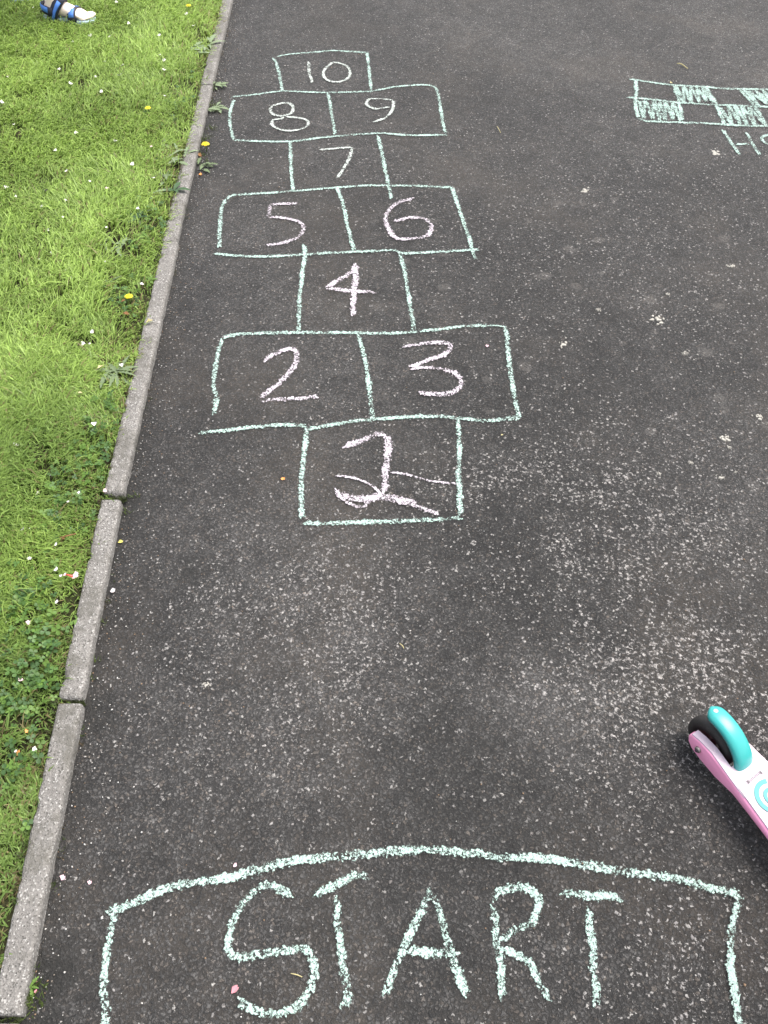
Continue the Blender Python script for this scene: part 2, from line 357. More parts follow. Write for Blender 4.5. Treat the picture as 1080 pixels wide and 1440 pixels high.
# ------------------------------------------------------------------ lawn
def lawn():
    N = 330000
    y = rng.uniform(.12, 5.2, N); o = rng.random(N) ** 1.15 * 1.75
    y = np.concatenate([y, rng.uniform(.12, 1.6, 110000)]); o = np.concatenate([o, rng.random(110000) * .55])
    x = kr(y) - KW + .004 - o + np.where(rng.random(len(o)) < .55, .011 * vnoise(o * 3, y, 20, 8), 0) * np.clip(1 - o / .03, 0, 1)
    keep = np.abs(x) < .62 + y * .60 + .1
    x, y, o = x[keep], y[keep], o[keep]
    bare = vnoise(x, y, 9, 1) * .6 + vnoise(x, y, 26, 2) * .4
    edge = np.clip(o / .16, 0, 1)
    thin = np.where(y < 2.4, .05, 0)
    keep = rng.random(len(x)) < np.clip((bare - .18 - (.07 + thin) * (1 - edge * .6)) * 5, .22, 1) * (.55 + .45 * edge)
    x, y, o, bare, edge = x[keep], y[keep], o[keep], bare[keep], edge[keep]
    n = len(x)
    lush = vnoise(x, y, 4, 3) * .5 + vnoise(x, y, 11, 4) * .3 + .2 * np.clip((y - .8) / 2, 0, 1)
    h = (.015 + .020 * lush + .013 * rng.random(n)) * (.55 + .45 * edge) * np.where(rng.random(n) < .04, 1.5, 1) * np.clip(.72 + .13 * y, 0, 1.0)
    w = rng.uniform(.0008, .0016, n) * (1 + .10 * y)
    # blades lie over in swathes: towards the path and away, with scatter
    az = R(25) + (vnoise(x, y, 3, 5) - .5) * 3.2 + (vnoise(x, y, 16, 6) - .5) * 2.4 + rng.normal(0, .9, n)
    ln = np.clip(rng.normal(.95, .42, n), .1, 2.0) * h
    dx, dy = np.cos(az), np.sin(az)
    tw = az + math.pi / 2 + rng.normal(0, .5, n); wx, wy = np.cos(tw) * w, np.sin(tw) * w
    z0 = .004 + np.clip(o, 0, .25) * .05
    droop = rng.uniform(.55, 1.0, n)
    V = np.zeros((n, 7, 3))
    def ring(i, t, ww, zz):
        for s, kx in ((-1, 0), (1, 1)):
            V[:, i + kx, 0] = x + dx * ln * t + s * wx * ww; V[:, i + kx, 1] = y + dy * ln * t + s * wy * ww; V[:, i + kx, 2] = z0 + h * zz
    ring(0, 0, .8, np.full(n, -.1)); ring(2, .25, 1.0, np.full(n, .48)); ring(4, .62, .8, .72 + .12 * droop)
    V[:, 6, 0] = x + dx * ln; V[:, 6, 1] = y + dy * ln; V[:, 6, 2] = z0 + h * droop
    b = np.arange(n)[:, None] * 7
    quads = np.concatenate([b + [0, 1, 3, 2], b + [2, 3, 5, 4]]); tris = b + [4, 5, 6]
    # colours: fresh yellow green, deeper green, some straw
    t = np.clip(lush + rng.normal(0, .16, n), 0, 1)[:, None]
    c = np.array([.170, .262, .056]) * (1 - t) + np.array([.375, .520, .125]) * t
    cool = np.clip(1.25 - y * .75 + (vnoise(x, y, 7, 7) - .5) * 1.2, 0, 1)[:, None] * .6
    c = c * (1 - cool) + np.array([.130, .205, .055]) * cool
    straw = rng.random(n) < .035 + .26 * (1 - edge) * np.clip(vnoise(x, y, 14, 9) * 2 - .5, 0, 1); c[straw] = np.array([.26, .22, .10]) * rng.uniform(.6, 1.1, (straw.sum(), 1))
    c *= rng.uniform(.72, 1.28, (n, 1))
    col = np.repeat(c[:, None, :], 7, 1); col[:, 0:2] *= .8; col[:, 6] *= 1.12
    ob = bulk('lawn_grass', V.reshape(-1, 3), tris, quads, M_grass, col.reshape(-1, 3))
    tag(ob, 'short bright green mown grass of the lawn', 'grass', kind='stuff')
    return n
print('blades', lawn())
def far_lawn():
    n = 260000
    y = np.concatenate([rng.uniform(-1.5, 6, 200000), rng.uniform(5, 11, 60000)]); o = np.concatenate([rng.uniform(.01, 3.2, 200000), rng.uniform(.01, 6, 60000)]); x = kr(np.clip(y, -8, 8)) - KW - o
    out = (np.abs(x) > .66 + np.clip(y, 0, 9) * .58) | (y > 5.1) | (o > 1.7) | (y < .14); x, y, o = x[out], y[out], o[out]; n = len(x)
    az = rng.uniform(0, 6.28, n); h = rng.uniform(.02, .042, n); w = rng.uniform(.0022, .0042, n); ln = rng.uniform(.2, 1., n) * h
    V = np.zeros((n, 3, 3)); wx, wy = -np.sin(az) * w, np.cos(az) * w; z0 = .004 + np.clip(o, 0, .25) * .05
    V[:, 0] = np.stack([x - wx, y - wy, z0], 1); V[:, 1] = np.stack([x + wx, y + wy, z0], 1); V[:, 2] = np.stack([x + np.cos(az) * ln, y + np.sin(az) * ln, z0 + h], 1)
    t = np.clip(vnoise(x, y, 4, 3) * .7 + rng.uniform(0, .4, n), 0, 1)[:, None]; c = (np.array([.17, .262, .056]) * (1 - t) + np.array([.375, .52, .125]) * t) * rng.uniform(.7, 1.25, (n, 1))
    ob = bulk('lawn_grass', V.reshape(-1, 3), np.arange(n * 3).reshape(-1, 3), np.zeros((0, 4), int), M_grass, np.repeat(c, 3, 0))
    tag(ob, 'sparser grass of the lawn further from the path', 'grass', kind='stuff')
far_lawn()

def clover():
    """low three-lobed leaves between the grass near the path"""
    spots = [(U(40, 850), .055, 90), (U(45, 965), .05, 80), (U(75, 905), .03, 30), (U(150, 600), .05, 40), (U(110, 690), .06, 50), (U(30, 1100), .05, 40), (U(90, 730), .05, 45), (U(180, 430), .06, 50), (U(220, 320), .08, 40), (U(255, 150), .12, 50), (U(10, 1010), .04, 40), (U(135, 640), .04, 30)]
    V = []; T = []; col = []
    for c, r, n in spots:
        for _ in range(n):
            x = c.x + random.gauss(0, r * .6); y = c.y + random.gauss(0, r * .8)
            if x > float(kr(y)) - KW - .002: continue
            z = soil_z(x, y) + random.uniform(.012, .028); rz = random.uniform(0, 6.28); s = random.uniform(.0035, .0065)
            cc = np.array(random.choice([(.10, .19, .05), (.13, .23, .045), (.07, .14, .045)])) * random.uniform(.8, 1.25)
            tx, ty = random.gauss(0, .3), random.gauss(0, .3)
            for j in range(3):
                a = rz + j * 2.094; b0 = len(V)
                for (u, v) in ((0, 0), (.7, -.65), (1.35, -.55), (1.5, 0), (1.35, .55), (.7, .65)):
                    px = (u * math.cos(a) - v * math.sin(a)) * s; py = (u * math.sin(a) + v * math.cos(a)) * s
                    V.append((x + px, y + py, z + px * tx + py * ty + abs(v) * s * .25)); col.append(cc)
                T += [(b0, b0 + 1, b0 + 2), (b0, b0 + 2, b0 + 3), (b0, b0 + 3, b0 + 4), (b0, b0 + 4, b0 + 5)]
    ob = bulk('clover', np.array(V), np.array(T), np.zeros((0, 4), int), M_grass, np.array(col))
    tag(ob, 'clover and small round weed leaves in the lawn near the kerb', 'clover', kind='stuff')
clover()

def moss_tufts():
    """moss and fine grass in the kerb joints and against its foot"""
    V = []; T = []; col = []
    def tuft(x, y, z, n, r, hh, base):
        for _ in range(n):
            px, py = x + random.gauss(0, r), y + random.gauss(0, r * .6); a = random.uniform(0, 6.28); w = random.uniform(.0006, .0014); h = random.uniform(.4, 1) * hh
            b0 = len(V); l = random.uniform(.3, 1.3) * h
            V.extend([(px - math.sin(a) * w, py + math.cos(a) * w, z), (px + math.sin(a) * w, py - math.cos(a) * w, z), (px + math.cos(a) * l, py + math.sin(a) * l, z + h)])
            c = np.array(base) * random.uniform(.6, 1.3); col.extend([c, c, c]); T.append((b0, b0 + 1, b0 + 2))
    for y in (.665, 1.136, .185, 2.0907, 3.092):
        big = y in (.665, 1.136)
        for _ in range(26 if big else 8):
            x = float(kr(y)) - random.uniform(-.004, KW + .006)
            tuft(x, y, .004 if big else .012, 14 if big else 6, .003, .013 if big else .008, (.055, .07, .025))
    for _ in range(150):
        y = random.uniform(.15, 4); x = float(kr(y)) + abs(random.gauss(0, .004)) + .001
        if mnoise.noise(Vector((y * 6, 4, 0))) > .08: tuft(x, y, -.002, random.randint(3, 9), .0035, .008, random.choice([(.06, .085, .025), (.09, .07, .035)]))
    for _ in range(420):
        y = random.uniform(.1, 4.3); k_ = mnoise.noise(Vector((y * 9, 11, 0)))
        if k_ < -.05: continue
        x = float(kr(y)) - KW + random.uniform(-.004, .002 + .010 * max(0, k_))
        tuft(x, y, .017, random.randint(4, 10), .003, .010, random.choice([(.07, .08, .03), (.11, .085, .045), (.05, .045, .022), (.10, .15, .04)]))
    for c, n in ((U(297, 122), 60), (U(303, 150), 70), (U(288, 200), 60), (U(283, 228), 50), (U(42, 1385), 90), (U(36, 1430), 80), (U(133, 925), 20), (U(176, 705), 40), (U(292, 178), 30)):
        for _ in range(n // 6): tuft(c.x + random.gauss(0, .012), c.y + random.gauss(0, .02), 0, 8, .005, .014, (.085, .12, .03))
    ob = bulk('moss_tufts', np.array(V), np.array(T), np.zeros((0, 4), int), M_grass, np.array(col))
    tag(ob, 'moss and tiny weeds in the kerb joints and along its foot', 'moss', kind='stuff')
moss_tufts()

def grit():
    V = []; T = []; col = []
    n = 4000
    for i in range(n):
        if i < 2200:
            y = random.uniform(.1, 4.2); x = float(kr(y)) + .002 + random.expovariate(1 / .035)
        else:
            y = random.uniform(.1, 4.4); x = random.uniform(-.55, .7 + .3 * y)
        s = random.uniform(.0006, .0017) * (1.5 if random.random() < .05 else 1)
        c = random.choice([(.45, .43, .40), (.30, .28, .26), (.20, .17, .14), (.10, .095, .09), (.5, .49, .47), (.24, .16, .10)])
        b0 = len(V); a = random.uniform(0, 6.28); ca, sa = math.cos(a), math.sin(a); e = random.uniform(.6, 1.5)
        for (u, v, w) in ((1, 0, 0), (0, e, 0), (-1, .2, 0), (0, -e, .1), (.1, .1, .8), (0, 0, -.6)):
            u *= random.uniform(.7, 1.2); V.append((x + (u * ca - v * sa) * s, y + (u * sa + v * ca) * s, .0015 + w * s)); col.append(c)
        for q in ((0, 1, 4), (1, 2, 4), (2, 3, 4), (3, 0, 4), (1, 0, 5), (2, 1, 5), (3, 2, 5), (0, 3, 5)): T.append(tuple(b0 + k for k in q))
    ob = bulk('loose_grit', np.array(V), np.array(T), np.zeros((0, 4), int), M_grit, np.array(col), smooth=False)
    tag(ob, 'loose grit and specks of stone lying on the tarmac', 'grit', kind='stuff')
grit()

# ------------------------------------------------------------------ chalk drawings
_stroke = [0]
def stroke(name, P, half, mat, parent, press=1.0):
    """one chalk stroke: a thin layer lying on the tarmac; P = ground points, half = half width in metres"""
    pts = catmull(P, .006); n = len(pts); i0 = _stroke[0]; _stroke[0] += 1
    z0 = .0016 + (i0 % 60) * .00003; V = []; F = []; uv = []
    L = 0; org = parent.location
    for i, p in enumerate(pts):
        a = pts[max(0, i - 2)]; b = pts[min(n - 1, i + 2)]; t = (b - a); t.z = 0
        if t.length < 1e-7: t = Vector((1, 0, 0))
        t.normalize(); nn = Vector((-t.y, t.x, 0))
        if i: L += (p - pts[i - 1]).length
        wob = .0016 * mnoise.noise(Vector((L * 16, i0 * 3.3, 0))) + .0008 * mnoise.noise(Vector((L * 60, i0, 5)))
        hw = half * (1 + .25 * mnoise.noise(Vector((L * 11, i0, 9)))) * press
        end = min(1, min(L, 1e9) / .012)
        for s in (-1, -.5, 0, .5, 1):
            q = p + nn * (wob + s * hw)
            V.append((q.x - org.x, q.y - org.y, z0 + .00025 * i / n)); uv.append((L, s))
    for i in range(n - 1):
        for s in range(4):
            a = i * 5 + s; F.append((a, a + 1, a + 6, a + 5))
    # flip if facing down
    o = obj(name, V, F, mat, parent)
    me = o.data
    if me.polygons[0].normal.z < 0: me.flip_normals()
    u = me.uv_layers.new(name='UVMap')
    # soften both ends by pushing v outwards there
    for l in me.loops:
        uu, vv = uv[l.vertex_index]; e = min(uu, L - uu) / (half * .9)
        u.data[l.index].uv = (uu, vv if e >= 1 else math.copysign(max(abs(vv), 1 - e * .9), vv if vv else 1))
    return o
def Q(scale, ox, oy): return lambda *pp: [U(ox + x / scale, oy + y / scale) for x, y in pp]
P2 = Q(2.7, 300, 40); P3 = Q(2.16, 250, 400); P4 = Q(4.909, 860, 90); P8 = Q(2.7, 0, 1100); P9 = Q(2.7, 300, 1160); P10 = Q(2.7, 680, 1160)

hop = tag(empty('hopscotch_grid', U(500, 480)), 'hopscotch court of ten boxes outlined in pale green chalk on the tarmac', 'chalk drawing')
LW = .0115
for pts in [
    P2((240, 108), (300, 98), (400, 90), (470, 86), (590, 94)), P2((228, 112), (245, 150), (262, 240)), P2((585, 92), (592, 160), (600, 245)),
    P2((65, 262), (160, 252), (265, 240), (420, 245), (560, 242), (610, 238), (700, 222), (790, 216), (835, 220)), P2((78, 270), (62, 330), (68, 390), (80, 425)),
    P2((435, 245), (450, 330), (462, 405)), P2((835, 218), (850, 240), (865, 320), (880, 400)),
    P2((75, 425), (180, 430), (300, 430), (420, 415), (540, 405), (640, 400), (760, 408), (890, 405)),
    P2((292, 430), (295, 520), (303, 620)), P2((625, 405), (645, 500), (665, 600), (678, 650)),
    P2((50, 650), (80, 635), (200, 627), (320, 618), (470, 606), (600, 598), (760, 600), (880, 605), (908, 602)),
    P2((50, 650), (32, 680), (25, 760), (22, 835)), P2((470, 606), (495, 680), (515, 770), (535, 845)), P2((905, 605), (930, 680), (965, 780), (995, 880)),
    P2((0, 855), (60, 862), (180, 868), (320, 862), (480, 852), (600, 848), (690, 845), (720, 856), (860, 850), (980, 842), (1010, 842)),
    P2((343, 820), (347, 870), (335, 960), (325, 1060), (327, 1155)), P2((708, 858), (725, 920), (745, 1040), (763, 1150)),
    P3((135, 165), (160, 158), (200, 152), (330, 148), (480, 148), (640, 150), (760, 142), (860, 130), (945, 125)),
    P3((135, 165), (120, 220), (110, 300), (118, 350), (108, 400)), P3((548, 150), (570, 240), (583, 330), (592, 420)), P3((995, 130), (1005, 220), (1018, 320), (1038, 410)),
    P3((62, 452), (150, 445), (240, 435), (340, 428), (395, 432)), P3((395, 440), (480, 425), (580, 412), (700, 405), (800, 402), (850, 408), (950, 415), (1040, 405)),
    P3((392, 435), (383, 530), (375, 620), (378, 715)), P3((850, 405), (856, 500), (853, 600), (862, 705)), P3((380, 725), (450, 728), (560, 724), (680, 720), (800, 715), (865, 710))]:
    stroke('chalk_line', pts, LW, M_mint, hop)

stroke('chalk_line', P3((940, 126), (970, 127), (1000, 131)), .0055, M_mint, hop)
def number(digit, desc, col, strokes, half=.0115, name='chalk_number'):
    mat = M_lilac if col == 'lilac' else M_pale
    c = strokes[0][0]; o = tag(empty(name, (c.x, c.y, 0)), desc, 'chalk number', 'chalk numbers of the hopscotch court')
    for s in strokes: stroke('chalk_stroke', s, half * 1.18, mat, o)
number(1, 'lilac chalk number 1, thick and scribbled over, in the nearest hopscotch box', 'lilac', [P3((498, 495), (550, 480), (600, 458), (632, 455)), P3((632, 455), (640, 500), (630, 570), (632, 640))], .0135)
number(2, 'lilac white chalk digit two, left box of the nearest double row', 'lilac', [P3((258, 238), (300, 210), (345, 198), (362, 215), (350, 255), (310, 300), (260, 340), (253, 355)), P3((253, 355), (300, 352), (370, 348), (430, 342))], .0115)
number(3, 'lilac white chalk digit three, right box of the nearest double row', 'lilac', [P3((680, 192), (740, 182), (800, 178), (828, 188), (810, 215), (760, 232), (705, 255)), P3((705, 257), (770, 255), (840, 270), (862, 300), (840, 328), (790, 336), (728, 330))], .0115)
number(4, 'lilac chalk number 4 alone in its hopscotch box', 'lilac', [P2((545, 895), (520, 930), (470, 962), (430, 988)), P2((430, 988), (500, 997), (560, 1002), (620, 1005)), P2((545, 895), (538, 960), (532, 1040), (532, 1095))], .0125)
number(5, 'lilac white chalk digit five, left box of the middle double row', 'lilac', [P2((325, 668), (270, 668), (218, 672)), P2((218, 672), (215, 690), (210, 716)), P2((210, 718), (270, 722), (330, 740), (342, 765), (320, 795), (270, 815), (195, 828))], .011)
number(6, 'lilac white chalk digit six, right box of the middle double row', 'lilac', [P2((765, 648), (700, 665), (660, 705), (658, 745), (690, 795), (750, 800), (810, 790), (828, 755), (800, 725), (740, 722), (685, 738))], .012)
number(7, 'pale chalk number 7 alone between the two double rows', 'pale', [P2((402, 462), (450, 460), (500, 455), (530, 455)), P2((530, 455), (510, 510), (470, 572))], .0095)
number(8, 'pale chalk digit eight, left box of the furthest double row', 'pale', [P2((300, 290), (270, 285), (222, 300), (225, 325), (255, 335), (295, 325), (303, 300), (285, 285)), P2((255, 335), (262, 345), (228, 350), (225, 370), (260, 388), (310, 390), (355, 375), (355, 352), (320, 342), (275, 338))], .0095)
number(9, 'pale chalk digit nine, right box of the furthest double row', 'pale', [P2((680, 275), (640, 270), (590, 272), (585, 295), (620, 308), (670, 300)), P2((682, 275), (680, 310), (655, 340), (608, 360))], .0095)
number(10, 'pale chalk number 10 in the furthest hopscotch box', 'pale', [P2((362, 128), (365, 170), (375, 210)), P2((455, 130), (425, 155), (420, 185), (450, 205), (500, 200), (518, 175), (510, 150), (480, 135), (452, 131))], .0095)
scr = tag(empty('chalk_scribble', U(520, 690)), 'messy lilac chalk crossing-out strokes over the number 1', 'chalk scribble')
for s, h in ((P3((480, 582), (540, 592), (590, 615), (625, 645)), .006), (P3((645, 572), (700, 580), (770, 600), (850, 608)), .006), (P3((480, 620), (495, 645), (560, 650), (620, 645), (690, 665), (750, 685), (800, 702)), .009),
             (P3((485, 640), (560, 655), (640, 650), (735, 672)), .018), (P3((490, 645), (530, 672), (565, 678), (585, 655)), .008), (P3((575, 646), (640, 652), (700, 664)), .018)):
    stroke('chalk_stroke', s, h, M_lilac, scr)

box = tag(empty('start_box', U(560, 1250)), 'big pale green chalk arch framing the word START', 'chalk drawing')
SW = .0118
stroke('chalk_line', P8((400, 487), (450, 480), (520, 455), (600, 418), (690, 390), (780, 378)) + P9((45, 205), (150, 178), (300, 138), (480, 122), (620, 108), (750, 98), (900, 100), (1080, 122)) + P10((200, 127), (350, 150), (500, 175), (620, 190), (760, 215), (870, 245), (985, 272)), .0130, M_mint, box)
stroke('chalk_line', P8((440, 480), (425, 550), (410, 640), (400, 720), (395, 800), (405, 860), (400, 918), (396, 1010)), .0112, M_mint, box)
stroke('chalk_line', P10((970, 275), (945, 360), (935, 480), (945, 600), (955, 680), (970, 756), (978, 850)), .0108, M_mint, box)
word = tag(empty('chalk_word', U(600, 1330)), 'word START in large pale green chalk capitals under the arch', 'chalk word')
def letter(strokes, label):
    c = Vector((0, 0, 0)); o = bpy.data.objects.new('chalk_letter', None); o.empty_display_size = .03; link(o, word); o['label'] = label
    for s in strokes:
        st = stroke('chalk_stroke', s, SW, M_mint, word); st.parent = o
letter([P9((300, 285), (260, 250), (220, 232), (170, 245), (115, 300), (75, 370), (60, 430), (55, 475), (100, 505), (180, 492), (280, 478), (345, 470), (375, 510), (385, 560), (370, 620), (330, 680), (270, 712), (190, 718), (140, 698), (88, 665))], 'letter S')
letter([P9((375, 265), (430, 245), (500, 215), (540, 192), (595, 200)), P9((475, 270), (468, 370), (485, 470), (500, 580), (510, 650), (492, 705))], 'first letter T')
letter([P9((828, 242), (800, 300), (745, 420), (700, 520), (650, 655)), P9((828, 245), (860, 330), (885, 430), (920, 540), (968, 655)), P9((715, 475), (790, 485), (870, 485), (935, 475))], 'letter A')
letter([P10((32, 300), (45, 360), (45, 440), (60, 500), (65, 590), (72, 675)), P10((28, 290), (50, 255), (120, 238), (185, 252), (212, 300), (180, 370), (110, 400), (60, 450)), P10((60, 455), (120, 490), (180, 530), (205, 590), (235, 650), (265, 665))], 'letter R')
letter([P10((285, 255), (350, 262), (400, 270), (460, 268), (530, 280)), P10((400, 310), (400, 380), (415, 460), (415, 540), (425, 620), (425, 695))], 'second letter T')

chk = tag(empty('chequered_strip', U(1000, 145)), 'long two row chequered strip in pale green chalk with every other square filled', 'chalk drawing')
for s in (P4((120, 105), (160, 112), (250, 125), (420, 148), (640, 160), (760, 172), (920, 176), (1080, 180), (1500, 190), (2100, 200)), P4((165, 105), (170, 200), (165, 280), (185, 375)),
          P4((100, 232), (250, 245), (420, 265), (560, 275), (720, 285), (880, 290), (1080, 300), (1500, 312), (2100, 325)), P4((185, 375), (230, 395), (300, 400), (500, 408), (640, 412), (800, 422), (950, 430), (1080, 432), (1500, 446), (2100, 462)),
          P4((430, 150), (460, 250), (485, 395)), P4((650, 160), (720, 280), (780, 425)), P4((885, 178), (980, 290), (1070, 430)), P4((1110, 182), (1225, 300), (1340, 440)), P4((1340, 188), (1475, 310), (1610, 450)), P4((1570, 190), (1730, 318), (1880, 455)), P4((2100, 200), (2130, 325), (2160, 462))):
    stroke('chalk_line', s, .0140, M_mint, chk)
def fill(c00, c10, c11, c01, n):
    """zigzag chalk hatching inside a square given by crop-4 corners"""
    pts = []
    for i in range(n):
        t = (i + .35) / n; t2 = (i + .85) / n
        a = (c00[0] + (c10[0] - c00[0]) * t, c00[1] + (c10[1] - c00[1]) * t); b = (c01[0] + (c11[0] - c01[0]) * t2, c01[1] + (c11[1] - c01[1]) * t2)
        j = lambda q: (q[0] + random.uniform(-8, 8), q[1] + random.uniform(-12, 12))
        pts += [j(a), j(b)]
    for i in range(len(pts) - 1): stroke('chalk_hatching', P4(pts[i], pts[i + 1]), .0135, M_fill, chk)
fill((170, 245), (455, 265), (480, 400), (185, 385), 6); fill((435, 150), (650, 162), (715, 280), (460, 265), 5)
fill((730, 290), (975, 295), (1060, 425), (785, 420), 5); fill((890, 180), (1105, 184), (1220, 300), (980, 292), 5)
fill((1225, 302), (1475, 312), (1605, 448), (1340, 440), 5); fill((1345, 190), (1570, 192), (1725, 315), (1475, 310), 5)
wd = tag(empty('chalk_lettering', U(1060, 205)), 'chalk letters below the chequered strip, starting with a capital H', 'chalk word')
for s in (P4((765, 455), (820, 540), (890, 635)), P4((930, 475), (970, 550), (1025, 635)), P4((850, 558), (950, 555)), P4((1150, 485), (1090, 490), (1035, 515), (1065, 550), (1130, 562), (1190, 590), (1170, 630), (1090, 645))):
    stroke('chalk_stroke', s, .0115, M_mint, wd)

# ------------------------------------------------------------------ scooter
def scuffed(name, col, dirt, rough):
    k = NT(name); p = k.objpos(); n = k.noise(p, 55, 5, .7, '3D'); g = k.noise(p, 900, 2, .5, '3D')
    c = k.mix(k.ss(n, .52, .72, 0., .55), col, dirt); c = k.mix(k.ss(g, .35, .6, .25, 0.), c, dirt)
    k.bs(Base_Color=c, Roughness=rough); k.bump(g, .0006, .6); return k.m
def scooter():
    M_pink = flat('pink_plastic', (.95, .37, .58), .36, .04); M_top = flat('pale_pink_grip', (.60, .48, .56), .55, .05, 400)
    M_top = scuffed('pale_pink_grip', (.60, .48, .56), (.40, .34, .36), .55)
    M_teal = flat('turquoise_plastic', (.036, .33, .315), .3, .05); M_tyre = scuffed('black_tyre', (.018, .016, .015), (.055, .05, .045), .6)
    M_hub = flat('maroon_hub', (.06, .016, .022), .4, .15); M_metal = flat('bolt_steel', (.32, .29, .27), .35, .1, 60, Metallic=.9); M_label = flat('sticker', (.34, .28, .33), .4, .05); M_dark = flat('black_print', (.05, .035, .05), .5, .1)
    fx, fy = .53, -.848
    s = tag(empty('kick_scooter', (.546, .5816, -.002), math.atan2(fy, fx)), "child's pink scooter with turquoise rear mudguard, cut off by the right edge", 'scooter')
    def mb(name, bm, m, par=s, bevel=0, seg=2, smooth=True):
        o = bobj(name, bm, m, par, smooth)
        if bevel:
            b = o.modifiers.new('bevel', 'BEVEL'); b.width = bevel; b.segments = seg; b.limit_method = 'ANGLE'; b.angle_limit = R(40)
        return o
    # deck: side shell (pink) with a slightly inset pale top; right/left rear forks hold the wheel
    xs = [.052, .07, .10, .14, .18, .23, .28, .33, .37]; hw = [.0360, .0382, .0418, .047, .053, .057, .057, .051, .040]
    zt = [.0655, .0655, .0650, .0640, .063, .062, .062, .064, .068]; zb = [.032, .034, .036, .039, .041, .042, .042, .042, .044]
    V = []; F = []
    for x, w, a, b in zip(xs, hw, zt, zb):
        V += [(x, -w * .8, b), (x, -w, b + .006), (x, -w, a - .0035), (x, -w + .0035, a), (x, 0, a + .0008), (x, w - .0035, a), (x, w, a - .0035), (x, w, b + .006), (x, w * .8, b)]
    n = 9
    for j in range(len(xs) - 1):
        for i in range(n):
            a = j * n + i; b = j * n + (i + 1) % n; F.append((a, b, b + n, a + n))
    F.append(tuple(range(n))[::-1]); F.append(tuple(range(len(V) - n, len(V))))
    d = obj('deck', V, F, M_pink, s); d.modifiers.new('sub', 'SUBSURF').render_levels = 1
    V = []; F = []
    for x, w, a in zip(xs, hw, zt):
        ww = w - .0038
        for k in range(7):
            V.append((x, -ww + 2 * ww * k / 6, a + .0016))
        V += [(x, ww, a - .004), (x, -ww, a - .004)]
    for j in range(len(xs) - 1):
        for i in range(n):
            a = j * n + i; b = j * n + (i + 1) % n; F.append((a + n, b + n, b, a))
    F.append(tuple(range(n))); F.append(tuple(range(len(V) - n, len(V)))[::-1])
    obj('deck_grip', V, F, M_top, s, False)
    # rear forks: tall side plates, rounded at the axle
    for side in (-1, 1):
        out = [(.098, .062), (.045, .0665), (.018, .0690), (-.006, .0675), (-.022, .063), (-.026, .055), (-.022, .042), (-.012, .033), (.01, .0285), (.045, .030), (.098, .047)]
        bm = bmesh.new(); f = []
        for yy in (.0185, .0325):
            f.append([bm.verts.new((x, side * (yy + max(0, x - .02) * .10), z)) for x, z in out])
        m = len(out)
        for i in range(m): bm.faces.new((f[0][i], f[0][(i + 1) % m], f[1][(i + 1) % m], f[1][i]))
        bm.faces.new(f[0]); bm.faces.new(f[1][::-1]); bmesh.ops.recalc_face_normals(bm, faces=bm.faces)
        fk = mb('rear_fork', bm, M_pink, s, .003, 3)
        # pale cap along the fork's top edge
        V = []; F = []
        for x, z in out[0:5]:
            y0 = side * (.0178 + max(0, x - .02) * .10); y1 = side * (.0312 + max(0, x - .02) * .10)
            V += [(x, y0, z + .0022), (x, y1, z + .0022), (x, y1, z - .001), (x, y0, z - .001)]
        for j in range(4):
            for i in range(4): F.append((j * 4 + i, j * 4 + (i + 1) % 4, j * 4 + 4 + (i + 1) % 4, j * 4 + 4 + i))
        F += [(0, 1, 2, 3), (16, 17, 18, 19)]
        c = obj('fork_cap', V, F, M_top, fk, False)
        bm = bmesh.new(); bmesh.ops.create_cone(bm, cap_ends=True, segments=16, radius1=.0062, radius2=.0050, depth=.006, matrix=Matrix.Translation((0, side * .0342, .050)) @ Matrix.Rotation(R(-90) * side, 4, 'X'))
        bo = mb('axle_bolt', bm, M_metal, fk, .0008)
        bm = bmesh.new(); bmesh.ops.create_cone(bm, cap_ends=True, segments=6, radius1=.0030, radius2=.003, depth=.003, matrix=Matrix.Translation((0, side * .0378, .050)) @ Matrix.Rotation(R(-90) * side, 4, 'X'))
        mb('bolt_socket', bm, M_dark, fk, 0, smooth=False)
    def wheel(x, y, r, w, name):
        wh = bpy.data.objects.new(name, None); link(wh, s); wh.location = (x, y, r)
        prof = [(r * .62, -w * .5), (r * .86, -w * .5), (r * .96, -w * .38), (r, -w * .15), (r, w * .15), (r * .96, w * .38), (r * .86, w * .5), (r * .62, w * .5)]
        V = []; F = []; N = 40
        for j in range(N):
            a = 2 * math.pi * j / N
            for q, yy in prof: V.append((q * math.cos(a), yy, q * math.sin(a)))
        m = len(prof)
        for j in range(N):
            for i in range(m):
                a, b = j * m + i, j * m + (i + 1) % m; c = ((j + 1) % N) * m
                F.append((a, b, c + (i + 1) % m, c + i))
        obj('tyre', V, F, M_tyre, wh)
        bm = bmesh.new(); rot = Matrix.Rotation(R(90), 4, 'X')
        bmesh.ops.create_cone(bm, cap_ends=True, segments=20, radius1=r * .22, radius2=r * .22, depth=w * 1.02, matrix=rot)
        for kk in range(5):
            bmesh.ops.create_cube(bm, size=1, matrix=Matrix.Rotation(kk * 2 * math.pi / 5, 4, 'Y') @ Matrix.Translation((r * .42, 0, 0)) @ Matrix.Diagonal((r * .46, w * .7, r * .2, 1)))
        hb = bobj('hub', bm, M_hub, wh, False)
    wheel(0, 0, .0445, .024, 'rear_wheel')
    # brake mudguard, arching over the wheel
    V = []; F = []; arc = []
    for j in range(23):
        t = (j / 22) ** 1.7; a = R(120) + (R(8) - R(120)) * t
        rr = .0600 + .011 * max(0, 1 - t * 1.6) ** 1.5
        arc.append((.005 + rr * math.cos(a) * 1.0, .049 + rr * math.sin(a)))
    arc += [(.0665, .0620), (.0740, .0690)][:1]
